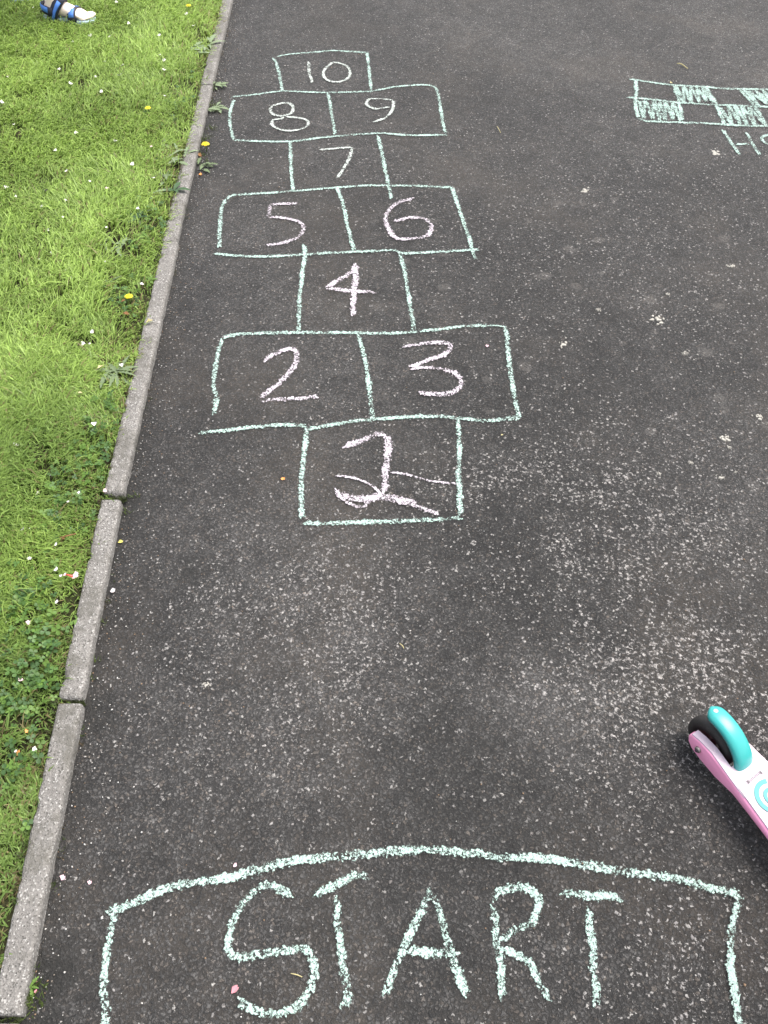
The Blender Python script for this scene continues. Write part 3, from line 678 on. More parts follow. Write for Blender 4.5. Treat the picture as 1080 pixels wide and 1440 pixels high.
    for j, (x, z) in enumerate(arc):
        t = (min(j, 22) / 22) ** 1.7
        w = .0165 * min(1, math.sqrt(max(.0, 1 - max(0, 1 - t / .13) ** 2)) + .03) * (1 + .06 * t)
        a = (arc[max(0, j - 1)], arc[min(len(arc) - 1, j + 1)]); tx, tz = a[1][0] - a[0][0], a[1][1] - a[0][1]; l = math.hypot(tx, tz) or 1; nx, nz = -tz / l, tx / l
        if nx * (x - .004) + nz * (z - .05) < 0: nx, nz = -nx, -nz
        for u, o in ((-1, -.007), (-1, -.002), (-.86, .0020), (-.45, .0038), (0, .0044), (.45, .0038), (.86, .0020), (1, -.002), (1, -.007), (.8, -.003), (0, .0005), (-.8, -.003)):
            V.append((x + nx * o, u * w, z + nz * o))
    n = 12
    for j in range(len(arc) - 1):
        for i in range(n):
            a, b = j * n + i, j * n + (i + 1) % n; F.append((a, a + n, b + n, b))
    F.append(tuple(range(n))); F.append(tuple(range(len(V) - n, len(V)))[::-1])
    md = obj('mudguard', V, F, M_teal, s)
    x, z = arc[5]; bm = bmesh.new(); bmesh.ops.create_uvsphere(bm, u_segments=14, v_segments=8, radius=.0042, matrix=Matrix.Translation((x - .002, 0, z + .0032)) @ Matrix.Rotation(R(-20), 4, 'Y') @ Matrix.Diagonal((1, 1, .45, 1)))
    bobj('rivet', bm, flat('rivet_steel', (.75, .78, .78), .3, .05, 60, Metallic=.6), md)
    # printed rings on the deck, little sticker behind them
    M_ring = flat('turquoise_print', (.016, .25, .24), .45, .05)
    def ring(cx, cy, r0, r1, gap, z):
        V = []; F = []; N = 56
        for j in range(N + 1):
            a = gap / 2 + (2 * math.pi - gap) * j / N + R(150)
            for r, dz in ((r0, 0), (r1, 0), (r1, .0006), (r0, .0006)): V.append((cx + r * math.cos(a), cy + r * math.sin(a), z + dz))
        for j in range(N):
            for i in range(4): F.append((j * 4 + i, j * 4 + (i + 1) % 4, j * 4 + 4 + (i + 1) % 4, j * 4 + 4 + i))
        F += [(0, 1, 2, 3), (N * 4, N * 4 + 1, N * 4 + 2, N * 4 + 3)]
        o = obj('printed_ring', V, F, M_ring, s, False)
        bm = bmesh.new(); bm.from_mesh(o.data); bmesh.ops.recalc_face_normals(bm, faces=bm.faces); bm.to_mesh(o.data); bm.free()
    ring(.120, -.001, .0208, .0282, .14, .0669); ring(.120, -.001, .0085, .0143, .3, .0669)
    bm = bmesh.new(); bmesh.ops.create_cube(bm, size=1, matrix=Matrix.Translation((.0835, -.002, .0672)) @ Matrix.Diagonal((.0075, .034, .0008, 1)))
    st = bobj('sticker', bm, M_label, s, smooth=False)
    for i in range(11):
        yy = -.0165 + .0029 * i; big = i in (0, 10)
        bm = bmesh.new(); bmesh.ops.create_cube(bm, size=1, matrix=Matrix.Translation((.0835 + (0 if big else random.uniform(-.0008, .0008)), yy, .0678)) @ Matrix.Diagonal((.0050 if big else .0036, .0030 if big else .0008, .0005, 1)))
        bobj('printed_mark', bm, M_dark if big else flat('grey_print', (.10, .08, .10), .5), st, smooth=False)
    # front: neck, two wheels, stem and handlebar (outside the picture)
    bm = bmesh.new(); bmesh.ops.create_cone(bm, cap_ends=True, segments=20, radius1=.03, radius2=.024, depth=.11, matrix=Matrix.Translation((.395, 0, .095)) @ Matrix.Rotation(R(-12), 4, 'Y')); mb('neck', bm, M_pink, s, .004)
    bm = bmesh.new(); bmesh.ops.create_cube(bm, size=1, matrix=Matrix.Translation((.405, 0, .062)) @ Matrix.Diagonal((.06, .19, .028, 1))); mb('front_truck', bm, M_pink, s, .008, 3)
    for yy in (-.112, .112): wheel(.41, yy, .06, .024, 'front_wheel')
    bm = bmesh.new(); bmesh.ops.create_cone(bm, cap_ends=True, segments=18, radius1=.015, radius2=.013, depth=.56, matrix=Matrix.Translation((.395 - .057, 0, .14 + .27)) @ Matrix.Rotation(R(-12), 4, 'Y')); mb('stem', bm, M_metal, s)
    bm = bmesh.new(); bmesh.ops.create_cone(bm, cap_ends=True, segments=16, radius1=.011, radius2=.011, depth=.22, matrix=Matrix.Translation((.28, 0, .685)) @ Matrix.Rotation(R(90), 4, 'X')); mb('handlebar', bm, M_metal, s)
    for yy in (-.15, .15):
        bm = bmesh.new(); bmesh.ops.create_cone(bm, cap_ends=True, segments=16, radius1=.016, radius2=.016, depth=.10, matrix=Matrix.Translation((.28, yy, .685)) @ Matrix.Rotation(R(90), 4, 'X')); mb('grip', bm, M_teal, s, .004)
scooter()

# ------------------------------------------------------------------ child on the lawn (only one foot is in the picture)
def child():
    M_skin = flat('skin', (.84, .67, .58), .5, .05, 90); M_navy = flat('navy_strap', (.020, .022, .035), .7, .15); M_blue = flat('blue_strap', (.07, .20, .60), .6, .12)
    M_sole = flat('pale_blue_sole', (.42, .52, .66), .6, .08); M_short = flat('grey_cotton', (.12, .13, .16), .9, .1); M_shirt = flat('striped_cotton', (.45, .47, .5), .9, .1); M_hair = flat('brown_hair', (.06, .035, .02), .6, .3, 200); M_buckle = flat('buckle', (.7, .72, .75), .35, .05)
    h = U(68, 25, .03); t = U(133.5, 31, .03)
    zf = .040; L = (t - h).length; rz = math.atan2(t.y - h.y, t.x - h.x)
    body_bm = bmesh.new()
    def loft(rings, N=16, cap=True):
        """rings: centre, half width, half height, axis pair"""
        R_ = []
        for c, a, b, ax, bx in rings:
            c = Vector(c); ax = Vector(ax); bx = Vector(bx)
            R_.append([body_bm.verts.new(c + ax * a * math.cos(2 * math.pi * i / N) + bx * b * math.sin(2 * math.pi * i / N)) for i in range(N)])
        for p, q in zip(R_, R_[1:]):
            for i in range(N): body_bm.faces.new((p[i], p[(i + 1) % N], q[(i + 1) % N], q[i]))
        body_bm.faces.new(R_[0][::-1]); body_bm.faces.new(R_[-1])
    ball = lambda c, r, sc=(1, 1, 1), rot=None: bmesh.ops.create_uvsphere(body_bm, u_segments=14, v_segments=10, radius=r, matrix=Matrix.Translation(c) @ (rot or Matrix()) @ Matrix.Diagonal((*sc, 1)))
    X, Y, Z = (1, 0, 0), (0, 1, 0), (0, 0, 1)
    root = empty('person', (h.x, h.y, 0), rz)
    tag(root, 'child on the lawn with one foot in a blue and black sandal visible', 'person')
    # local frame: x towards the toes, y to the child's left, z up, heel of the seen foot at 0,0
    def foot(ox, oy, zf, side):
        # foot body: heel to toes
        s = L / .235
        rings = [(-.004, .012, .020, .022), (.006, .026, .024, .030), (.03, .030, .036, .038), (.06, .029, .040, .042), (.09, .030, .034, .036), (.12, .034, .027, .029), (.15, .039, .020, .023), (.175, .040, .015, .018), (.190, .036, .011, .013)]
        loft([((ox + x * s, oy, zf + hz * s), w * s, hh * s, Y, Z) for x, w, hh, hz in rings])
        for k, (tx, ty, r) in enumerate(((.212, .024, .0125), (.214, .006, .0095), (.207, -.008, .009), (.199, -.020, .0085), (.190, -.031, .0085))):
            ball((ox + tx * s, oy + side * -ty * s * -1, zf + r * s), r * s, (2.0, 1, .95))
    LEG = {}
    def leg(ox, oy, zf, hip, knee_fwd):
        ank = Vector((ox + .045, oy, zf + .075)); knee = Vector((ox + knee_fwd, oy + (hip[1] - oy) * .5, zf + .32)); hipv = Vector(hip)
        segs = [(ank + Vector((-.006, 0, -.045)), .030, .036), (ank, .028, .031), (ank.lerp(knee, .15), .027, .030), (ank.lerp(knee, .55), .037, .044), (ank.lerp(knee, .8), .036, .040), (knee, .040, .043), (knee.lerp(hipv, .3), .046, .050), (knee.lerp(hipv, .75), .060, .066), (hipv, .066, .072)]
        loft([(c, a, b, Y, X) for c, a, b in segs]); LEG[ox] = (ank, knee, hipv)
    off = (-.36, .16)                                  # the other foot, a stride behind
    hipx = -.10; hipz = .60
    foot(0, 0, zf, 1); leg(0, 0, zf, (hipx, .045, hipz), .07)
    foot(off[0], off[1], zf, -1); leg(off[0], off[1], zf, (hipx, .135, hipz), .16)
    cy = .09
    loft([((hipx, cy, hipz - .05), .105, .075, Y, X), ((hipx, cy, hipz + .03), .115, .085, Y, X), ((hipx, cy, hipz + .12), .105, .078, Y, X), ((hipx, cy, hipz + .24), .118, .085, Y, X), ((hipx, cy, hipz + .32), .125, .078, Y, X), ((hipx, cy, hipz + .36), .085, .060, Y, X), ((hipx, cy, hipz + .385), .045, .045, Y, X), ((hipx + .008, cy, hipz + .44), .042, .044, Y, X)])
    hd = Vector((hipx + .02, cy, hipz + .525))
    ball(hd, .085, (1.05, .90, 1.22)); ball(hd + Vector((.088, 0, -.012)), .012, (1, .8, 1.3))
    for s in (-1, 1): ball(hd + Vector((-.005, s * .078, -.005)), .018, (.8, .4, 1.3))
    for s, sw in ((-1, .10), (1, -.10)):
        sh = Vector((hipx, cy + s * .125, hipz + .325)); el = sh + Vector((sw * .5 - .03, s * .035, -.19)); wr = el + Vector((sw + .05, 0, -.165))
        loft([(sh, .036, .036, Y, X), (sh.lerp(el, .5), .030, .032, Y, X), (el, .025, .027, Y, X), (el.lerp(wr, .4), .025, .026, Y, X), (wr, .017, .020, Y, X), (wr + Vector((.008, 0, -.035)), .012, .028, Y, X), (wr + Vector((.012, 0, -.065)), .010, .026, Y, X)])
        for k in range(4): ball(wr + Vector((.030 - k * .013, 0, -.086 + abs(k - 1.4) * .004)), .0065, (1, 1, 3.6))
        ball(wr + Vector((.036, -s * .004, -.045)), .0075, (1, 1, 2.8), Matrix.Rotation(R(-28), 4, 'Y'))
    bmesh.ops.recalc_face_normals(body_bm, faces=body_bm.faces)
    me = bpy.data.meshes.new('body'); body_bm.to_mesh(me); body_bm.free(); me.materials.append(M_skin)
    tmp = bpy.data.objects.new('body', me); link(tmp, root)
    rm = tmp.modifiers.new('r', 'REMESH'); rm.mode = 'VOXEL'; rm.voxel_size = .0045; rm.use_smooth_shade = True
    sm = tmp.modifiers.new('s', 'SMOOTH'); sm.iterations = 3; sm.factor = .5
    # sandals
    sc = L / .235
    def sandal(ox, oy, zf, side):
        out = [(-.014, .010), (-.010, .022), (.0, .030), (.03, .034), (.06, .033), (.09, .034), (.12, .038), (.15, .043), (.18, .045), (.205, .042), (.225, .032), (.237, .014), (.239, 0)]
        P = [(x, w) for x, w in out] + [(x, -w) for x, w in out[-2::-1]] + [(-.016, 0)]
        bm = bmesh.new(); lay = []
        for z, g in ((-.018, .95), (-.012, 1.02), (-.002, 1.02), (.002, 1.0)):
            lay.append([bm.verts.new((ox + (.11 + (x - .11) * g) * sc, oy + y * g * sc, zf + z * sc)) for x, y in P])
        m = len(P)
        for p, q in zip(lay, lay[1:]):
            for i in range(m): bm.faces.new((p[i], p[(i + 1) % m], q[(i + 1) % m], q[i]))
        bm.faces.new(lay[0][::-1]); bm.faces.new(lay[-1]); bmesh.ops.recalc_face_normals(bm, faces=bm.faces)
        sole = bobj('sandal_sole', bm, M_sole, root)
        # straps: bands lofted over the foot
        def strap(pts, width, mat, th=.004, name='sandal_strap', par=None):
            V = []; F = []; pts = [Vector(p) for p in pts]; n = len(pts)
            mid = sum(pts, Vector()) / n
            for i, p in enumerate(pts):
                t = (pts[min(n - 1, i + 1)] - pts[max(0, i - 1)]).normalized(); o = (p - mid); o -= t * o.dot(t); o.normalize(); b = t.cross(o).normalized() * width / 2
                for q in (p - b, p - b + o * th, p + o * th * 1.35, p + b + o * th, p + b): V.append(tuple(Vector((ox, oy, zf)) + q * sc))
            for i in range(n - 1):
                for k in range(5):
                    a, b = i * 5 + k, i * 5 + (k + 1) % 5; F.append((a, b, b + 5, a + 5))
            F += [tuple(range(5)), tuple(range(n * 5 - 5, n * 5))]
            o = obj(name, V, F, mat, par or root)
            bm = bmesh.new(); bm.from_mesh(o.data); bmesh.ops.recalc_face_normals(bm, faces=bm.faces); bm.to_mesh(o.data); bm.free(); return o
        arch = lambda x0, x1, w, hgt, n=11, bul=1.0: [(x0 + (x1 - x0) * math.sin(math.pi * i / (n - 1)), -w * math.cos(math.pi * i / (n - 1)) * bul, hgt * math.sin(math.pi * i / (n - 1)) ** .75 - .004) for i in range(n)]
        a1 = strap(arch(.148, .142, .0425, .043), .042, M_navy)                            # toe strap
        strap(arch(.148, .142, .0445, .046)[1:5], .026, M_blue, name='strap_panel', par=a1); strap(arch(.148, .142, .0445, .046)[6:10], .026, M_blue, name='strap_panel', par=a1)
        a2 = strap(arch(.045, .100, .0365, .088), .042, M_navy)                            # ankle strap, sloping forward
        strap(arch(.045, .100, .0385, .090)[0:4], .030, M_blue, name='strap_panel', par=a2); strap(arch(.045, .100, .0385, .090)[7:11], .030, M_blue, name='strap_panel', par=a2)
        strap(arch(.045, .100, .0390, .0915)[4:6], .014, M_buckle, name='buckle', par=a2)
        hl = [(.055 - .068 * math.sin(math.pi * i / 10), -.037 * math.cos(math.pi * i / 10), .028 + .012 * math.sin(math.pi * i / 10)) for i in range(11)]
        a3 = strap(hl, .036, M_navy); strap([(x - .001, y * 1.05, z + .004) for x, y, z in hl[1:8]], .024, M_blue, name='strap_panel', par=a3)
    sandal(0, 0, zf, 1); sandal(off[0], off[1], zf, -1)
    # clothes and hair
    def tube(rings, mat, name):
        V = []; F = []; N = 20
        for c, a, b in rings:
            for i in range(N): V.append((c[0] + b * math.cos(2 * math.pi * i / N), c[1] + a * math.sin(2 * math.pi * i / N), c[2]))
        for j in range(len(rings) - 1):
            for i in range(N): a, b = j * N + i, j * N + (i + 1) % N; F.append((a, b, b + N, a + N))
        o = obj(name, V, F, mat, root); so = o.modifiers.new('t', 'SOLIDIFY'); so.thickness = .004; return o
    for ox in (0, off[0]):
        a, k_, hp = LEG[ox]; q = lambda t: k_.lerp(hp, t)
        tube([(q(.05), .062, .066), (q(.5), .070, .076), (q(1.0), .078, .086)], M_short, 'shorts_leg')
    tube([((hipx, cy, hipz - .06), .125, .094), ((hipx, cy, hipz + .03), .126, .096), ((hipx, cy, hipz + .10), .118, .090)], M_short, 'shorts')
    tube([((hipx, cy, hipz + .04), .131, .101), ((hipx, cy, hipz + .2), .131, .098), ((hipx, cy, hipz + .30), .140, .095), ((hipx, cy, hipz + .35), .10, .075), ((hipx, cy, hipz + .375), .056, .056)], M_shirt, 'shirt')
    for s, sw in ((-1, .10), (1, -.10)):
        sh = Vector((hipx, cy + s * .125, hipz + .325)); el = sh + Vector((sw * .5 - .03, s * .035, -.19)); q = sh.lerp(el, .5)
        tube([(q, .044, .044), (sh.lerp(el, .2), .046, .046), (sh + Vector((0, -s * .02, .02)), .03, .044)], M_shirt, 'sleeve')
    bm = bmesh.new(); bmesh.ops.create_uvsphere(bm, u_segments=24, v_segments=16, radius=.092, matrix=Matrix.Translation(hd + Vector((-.014, 0, .018))) @ Matrix.Diagonal((1.05, .95, 1.15, 1)))
    bmesh.ops.delete(bm, geom=[v for v in bm.verts if v.co.x > hd.x + .045 and v.co.z < hd.z + .055 or v.co.z < hd.z - .06], context='VERTS'); bobj('hair', bm, M_hair, root)
    for s in (-1, 1):
        bm = bmesh.new(); bmesh.ops.create_uvsphere(bm, u_segments=12, v_segments=8, radius=.010, matrix=Matrix.Translation(hd + Vector((.078, s * .030, .008)))); bobj('eye', bm, flat('eye_white', (.6, .6, .6), .3), root)
child()

# ------------------------------------------------------------------ weeds, flowers, fallen petals and leaves
M_leafgrey = leaf_material('grey_green_leaf', (.105, .15, .075), (.205, .26, .135)); M_leafgreen = leaf_material('green_leaf', (.075, .145, .03), (.15, .25, .05)); M_leafpale = leaf_material('pale_leaf', (.17, .235, .12), (.27, .33, .20)); M_leafdark = leaf_material('dark_leaf', (.045, .090, .042), (.085, .15, .065))
M_yel = flat('dandelion_yellow', (.80, .60, .02), .7, .15, 300)
M_petw = leaf_material('white_petal', (.78, .73, .74), (.86, .82, .82), .2, .6); M_petp = leaf_material('pink_petal', (.74, .46, .52), (.82, .62, .66), .2, .6); M_pinkdeep = leaf_material('deep_pink_petal', (.66, .24, .30), (.74, .36, .38), .2, .6)
M_red = flat('red_stalk', (.62, .10, .07), .6, .1); M_yleaf = leaf_material('yellow_leaf', (.60, .52, .10), (.72, .66, .22), .2); M_straw = leaf_material('straw', (.44, .38, .17), (.56, .50, .28), .15); M_brown = leaf_material('brown_leaf', (.17, .085, .035), (.30, .16, .07), .1); M_orange = leaf_material('orange_petal', (.60, .24, .06), (.68, .34, .12), .15); M_black = flat('dark_debris', (.015, .014, .016), .7, .2)

def leaf_mesh(L, w, lobes, rise, droop, seed, curl=.15):
    """one rosette leaf along +x; lobed edge, midrib fold"""
    rs = random.Random(seed); n = 11; V = []; F = []
    for i in range(n):
        t = i / (n - 1); ww = w * (math.sin(math.pi * min(1, .12 + .86 * t ** .75)) ** .8) * (.35 + .65 * min(1, t * 1.8))
        if lobes: ww *= (1.15 if i % 2 else .55) + rs.uniform(-.1, .1)
        ww = max(ww, .0008); z = rise * math.sin(t * 1.7) * L - droop * t * t * L
        x = t * L + (0 if not lobes else (-.02 * L if i % 2 else 0)); b = curl * L * t * t
        V += [(x, b - ww, z + ww * .28), (t * L, b, z), (x, b + ww, z + ww * .28)]
    for i in range(n - 1):
        a = i * 3; F += [(a, a + 1, a + 4, a + 3), (a + 1, a + 2, a + 5, a + 4)]
    return V, F
def rosette(px, py, label, mat, n, L, w, lobes, name='lawn_weed', rise=.10, droop=.12, az=None, seed=0, group=None, z=None, spread=0):
    rs = random.Random(seed * 13 + 5); c = U(px, py, .015); zz = soil_z(c.x, c.y) + .005 if z is None else z
    o = tag(empty(name, (c.x, c.y, zz)), label, 'weed', group)
    shared = []
    for k in range(3):
        V, F = leaf_mesh(1.0, w / L, lobes, rise, droop, seed * 7 + k, rs.uniform(-.15, .15)); lf = obj('leaf', V, F, mat, o); shared.append(lf)
    for k in range(n):
        a = (k + rs.uniform(-.3, .3)) * 2 * math.pi / n if az is None else az[0] + (az[1] - az[0]) * (k + rs.uniform(.2, .8)) / n
        lf = shared[k] if k < 3 else shared[k % 3].copy()
        if k >= 3: link(lf, o)
        s = L * rs.uniform(.5, 1.15); lf.scale = (s, s * rs.uniform(.85, 1.15), s); lf.rotation_euler = (rs.uniform(-.15, .15), rs.uniform(-.22, .04), a); lf.location = (rs.gauss(0, spread), rs.gauss(0, spread), rs.uniform(0, .008))
    return o
rosette(163, 527, 'large grey-green rosette of spreading lobed leaves against the kerb', M_leafgrey, 22, .058, .0062, True, seed=1, droop=.15, spread=.009)
rosette(124, 533, 'broad blue-green leaf pair just left of the large grey rosette', M_leafdark, 4, .05, .011, False, seed=2, az=(2.4, 3.9))
rosette(240, 222, 'pale broad leaved rosette beside the kerb halfway up the lawn edge', M_leafpale, 26, .055, .0085, True, seed=3, spread=.028)
rosette(232, 248, 'small grey-green rosette just below the pale broad leaved one', M_leafgrey, 18, .045, .007, True, seed=4, spread=.022, az=(2.6, 5.2))
rosette(276, 72, 'pale leaved weed near the top end of the kerb', M_leafpale, 24, .06, .010, True, seed=5, spread=.035)
rosette(160, 350, 'light green tuft of long leaves left of the kerb joint', M_leafpale, 14, .045, .0055, True, seed=6, spread=.018)
rosette(203, 345, 'light green spreading weed touching the kerb by its joint', M_leafgreen, 14, .045, .0055, True, seed=7, spread=.015, az=(1.4, 5.0))
rosette(103, 648, 'small dark pointed weed in thin grass below the large rosette', M_leafdark, 6, .042, .006, True, seed=8)
rosette(205, 280, 'low pale weed in the patchy grass by the kerb', M_leafpale, 18, .045, .007, True, seed=9, spread=.03)
rosette(86, 740, 'low flat green weed in the grass above the pink blossom', M_leafgreen, 8, .035, .005, True, seed=10)
rosette(150, 400, 'thin grey-green weed under the yellow dandelion flower', M_leafgrey, 12, .035, .005, True, seed=11, spread=.015)
rosette(10, 1090, 'broad pale grass-like leaves at the left edge of the lawn', M_leafgreen, 4, .040, .0035, False, seed=12, az=(-.6, .9))
rosette(299, 149, 'yellow-green weed growing out of the tarmac edge near the top', M_leafpale, 14, .035, .008, True, seed=13, spread=.012, z=.002, az=(-1.6, 1.6))
rosette(304, 116, 'uppermost little weed between kerb and tarmac', M_leafpale, 10, .035, .008, True, seed=14, spread=.012, z=.002, az=(-1.6, 1.6))
rosette(284, 228, 'grey-green weed in the crack beside the kerb', M_leafgrey, 12, .035, .008, True, seed=15, spread=.012, z=.002, az=(-1.6, 1.6))
rosette(40, 1386, 'tiny green weed in the dark corner at the near end of the kerb', M_leafgreen, 6, .016, .003, True, seed=16, z=.002)
SEED = ['green seedling in the grass above the large grey-green rosette', 'green seedling beside the leaf on the kerb', 'green seedling in thin grass far left of the kerb joint', 'green seedling at the left picture edge beside the first kerb joint', 'green seedling just below the large grey-green rosette', 'green seedling left of the brown twig',
        'green seedling at the left edge above the clover', 'green seedling between the clover and the kerb', 'green seedling below the pale weeds near the upper kerb', 'green seedling above the pale weeds near the upper kerb']
for i, (px, py, rs_) in enumerate(((128, 455, .03), (210, 395, .03), (60, 610, .035), (20, 700, .03), (120, 590, .028), (70, 800, .028), (20, 920, .026), (110, 870, .022), (195, 310, .05), (245, 270, .05))):
    rosette(px, py, SEED[i], random.choice([M_leafgreen, M_leafdark]), 5, rs_, rs_ * .2, False, name='seedling', seed=30 + i, group='seedlings in the lawn')

def dandelion(px, py, r, label, zoff=.03, ground=None):
    c = U(px, py, zoff); g = ground if ground is not None else soil_z(c.x, c.y)
    o = tag(empty('dandelion', (c.x, c.y, g)), label, 'flower')
    hgt = zoff - g
    bm = bmesh.new(); bmesh.ops.create_cone(bm, cap_ends=True, segments=8, radius1=.0016, radius2=.0014, depth=hgt, matrix=Matrix.Translation((0, 0, hgt / 2))); bobj('stem', bm, M_leafgreen, o)
    V = []; F = []; rs = random.Random(int(px * 7 + py))
    for ring_, (rr, nn, zz) in enumerate(((1, 22, 0), (.8, 18, .15), (.55, 14, .3), (.3, 9, .42))):
        for k in range(nn):
            a = 2 * math.pi * (k + rs.uniform(-.3, .3)) / nn; w = r * .13; q = rr * rs.uniform(.85, 1.1)
            ca, sa = math.cos(a), math.sin(a); b = len(V)
            for (u, v, z) in ((.1, 0, .05 + zz * .5), (q * .6, -w / r, .18 + zz), (q, -w / r * .8, .12 + zz), (q, w / r * .8, .12 + zz), (q * .6, w / r, .18 + zz)):
                V.append(((u * ca - v * sa) * r, (u * sa + v * ca) * r, hgt + z * r))
            F.append((b, b + 1, b + 2, b + 3, b + 4))
    obj('flower_head', V, F, M_yel, o, False)
dandelion(181, 417, .0105, 'yellow dandelion flower in the grass near the kerb', .035)
dandelion(208, 152, .0095, 'yellow dandelion flower out on the bright lawn', .05)
dandelion(289, 203, .013, 'yellow dandelion flower growing from the tarmac edge', .025, 0)
dandelion(265, 8, .010, 'yellow dandelion flower at the very top of the lawn', .05)

def petal_mesh(name, mat, seed, notch=True, asp=.75):
    rs = random.Random(seed); V = [(0, 0, 0)]; F = []; n = 12
    for i in range(n):
        t = i / (n - 1); a = R(-62) + R(124) * t; rr = (1 - (.16 if notch and abs(t - .5) < .07 else 0)) * (.92 + .12 * math.sin(math.pi * t)) * rs.uniform(.94, 1.05)
        V.append((rr * math.cos(a), rr * math.sin(a) * asp, .28 * (math.sin(a) ** 2) * rs.uniform(.6, 1.4) + .16 * rr * rs.uniform(.5, 1.3)))
    V += [(x * .55, y * .55, z * .35) for x, y, z in V[1:]]
    for i in range(n - 1): F += [(0, 1 + n + i, 2 + n + i), (1 + n + i, 1 + i, 2 + i, 2 + n + i)]
    me = bpy.data.meshes.new(name); me.from_pydata(V, [], F); me.polygons.foreach_set('use_smooth', [True] * len(me.polygons)); me.materials.append(mat); return me
PW = [petal_mesh('petal', M_petw, k) for k in range(4)]; PP = [petal_mesh('petal', M_petp, k + 9) for k in range(3)]; PD = petal_mesh('petal', M_pinkdeep, 21, True, .42)
LF = petal_mesh('leaf', M_yleaf, 31, False, .5); LS = petal_mesh('leaf', M_straw, 32, False, .4); LB = petal_mesh('leaf', M_brown, 33, False, .45); LO = petal_mesh('petal', M_orange, 34, True, .8); LK = petal_mesh('leaf', M_black, 35, False, .7)
def drop(name, me, px, py, size, label, cat, group=None, z=None, rz=None, tilt=.35):
    onlawn = z is None
    c = U(px, py, .03); zl = .019 + .024 * min(1, max(0, c.y - .3) / 2.2)
    c = U(px, py, zl if onlawn else z)
    o = link(bpy.data.objects.new(name, me))
    o.location = (c.x, c.y, (zl + random.uniform(-.004, .004) if onlawn else z)); o.scale = (size, size, size * random.uniform(.7, 1.3))
    o.rotation_euler = (random.uniform(-tilt, tilt), random.uniform(-tilt, tilt), random.uniform(0, 6.28) if rz is None else rz)
    return tag(o, label, cat, group)
upper = [(537, 100), (217, 128), (312, 173), (455, 152), (472, 172), (672, 152), (615, 168), (680, 232), (690, 262), (692, 297), (433, 257), (508, 272), (507, 318), (135, 303), (243, 294), (398, 325), (420, 388), (305, 355), (20, 437), (38, 327), (60, 525), (488, 590), (565, 697), (277, 725), (370, 768), (640, 750), (22, 795), (62, 832), (168, 868), (272, 852), (278, 880), (272, 915), (208, 972), (588, 877), (210, 1058), (135, 30), (820, 105), (445, 965), (500, 12), (385, 150), (790, 60), (700, 400), (330, 560), (240, 640)]
lower = [(215, 20), (540, 15), (328, 75), (358, 115), (730, 145), (475, 392), (410, 450), (463, 447), (32, 482), (57, 552), (297, 550), (478, 862), (252, 1105), (410, 1200), (340, 1247), (5, 1222), (178, 1205), (160, 1250), (160, 1390), (20, 790), (620, 560), (90, 950)]
near = [(278, 165), (157, 230), (60, 320), (150, 290), (315, 318), (170, 410), (280, 455), (5, 740), (75, 1205), (190, 1205), (110, 90), (40, 560)]
pts = [(x / 3, y / 3) for x, y in upper] + [(x / 3.6, 360 + y / 3.6) for x, y in lower] + [(x / 3.6, 720 + y / 3.6) for x, y in near]
for i, (px, py) in enumerate(pts):
    D = 1.3 * 1.35 / ((py + 700) * .635 / 1165 )          # distance, to keep the apparent size about constant
    sz = (3.5 + random.uniform(-1, 1.6)) * D / 1165
    drop('fallen_petal', PW[i % 4], px, py, min(max(sz, .005), .0135), 'white blossom petal fallen in the grass of the lawn', 'petal', 'white petals scattered on the lawn')
PINK = ['pale pink petal in the grass left of the pale broad leaved rosette', 'pale pink petal lying on the clover patch', 'pale pink petal in the middle of the bright upper lawn', 'pale pink petal above the dark scrap in the clover', 'pale pink petal in the grass left of the long edging stone', 'pale pink petal in the grass beside the open kerb joint']
for px, py in ((210.7, 206.7), (34, 957.5), (150, 265), (40, 880), (66, 560), (150, 690)):
    drop('fallen_petal', random.choice(PP), px, py, .0085, PINK.pop(0), 'petal', 'pale pink petals scattered on the lawn')
for me, px, py, s, lab in ((PW[0], 237 / 3.6, 360 + 650 / 3.6, .0105, 'larger white petal in the grass left of the large grey rosette'), (PW[2], 275 / 3.6, 720 + 297 / 3.6, .0095, 'bright white petal left of the pink blossom by the kerb')):
    drop('fallen_petal', me, px, py, s, lab, 'petal')
bl = tag(empty('pink_blossom', U(100, 810, .034)), 'pink blossom with a red stalk lying in the grass beside the kerb', 'blossom')
for k, (a, sz, dx) in enumerate(((.2, .011, .004), (-.6, .009, .003), (2.9, .007, -.008))):
    p = link(bpy.data.objects.new('petal', PP[k % 3]), bl); p.location = (dx, 0, .003); p.scale = (sz,) * 3; p.rotation_euler = (.2, .2, a)
bm = bmesh.new(); bmesh.ops.create_cone(bm, cap_ends=True, segments=7, radius1=.0012, radius2=.0026, depth=.016, matrix=Matrix.Translation((-.002, -.002, .005)) @ Matrix.Rotation(R(80), 4, 'Y') @ Matrix.Rotation(.4, 4, 'X')); bobj('stalk', bm, M_red, bl)
zt = .0035
drop('fallen_petal', PW[1], 155, 832, .0105, 'white petal on the tarmac beside the kerb', 'petal', z=zt, rz=.2, tilt=.1)
drop('fallen_leaf', LF, 166, 763, .0095, 'small bright yellow leaf on the tarmac beside the kerb', 'leaf', z=zt, rz=.3, tilt=.1)
drop('fallen_petal', PP[0], 86, 1238, .0085, 'pale pink petal on the tarmac near the kerb', 'petal', z=zt, rz=1, tilt=.2)
drop('fallen_petal', PP[1], 125, 1244, .006, 'faded petal on the tarmac left of the chalk arch', 'petal', z=zt, tilt=.2)
drop('fallen_petal', PP[2], 333, 1218, .006, 'tiny pink petal just above the chalk arch', 'petal', z=zt, tilt=.2)
drop('fallen_petal', PD, 325, 1397, .0135, 'deep pink petal inside the curve of the letter S', 'petal', z=zt, rz=.75, tilt=.1)
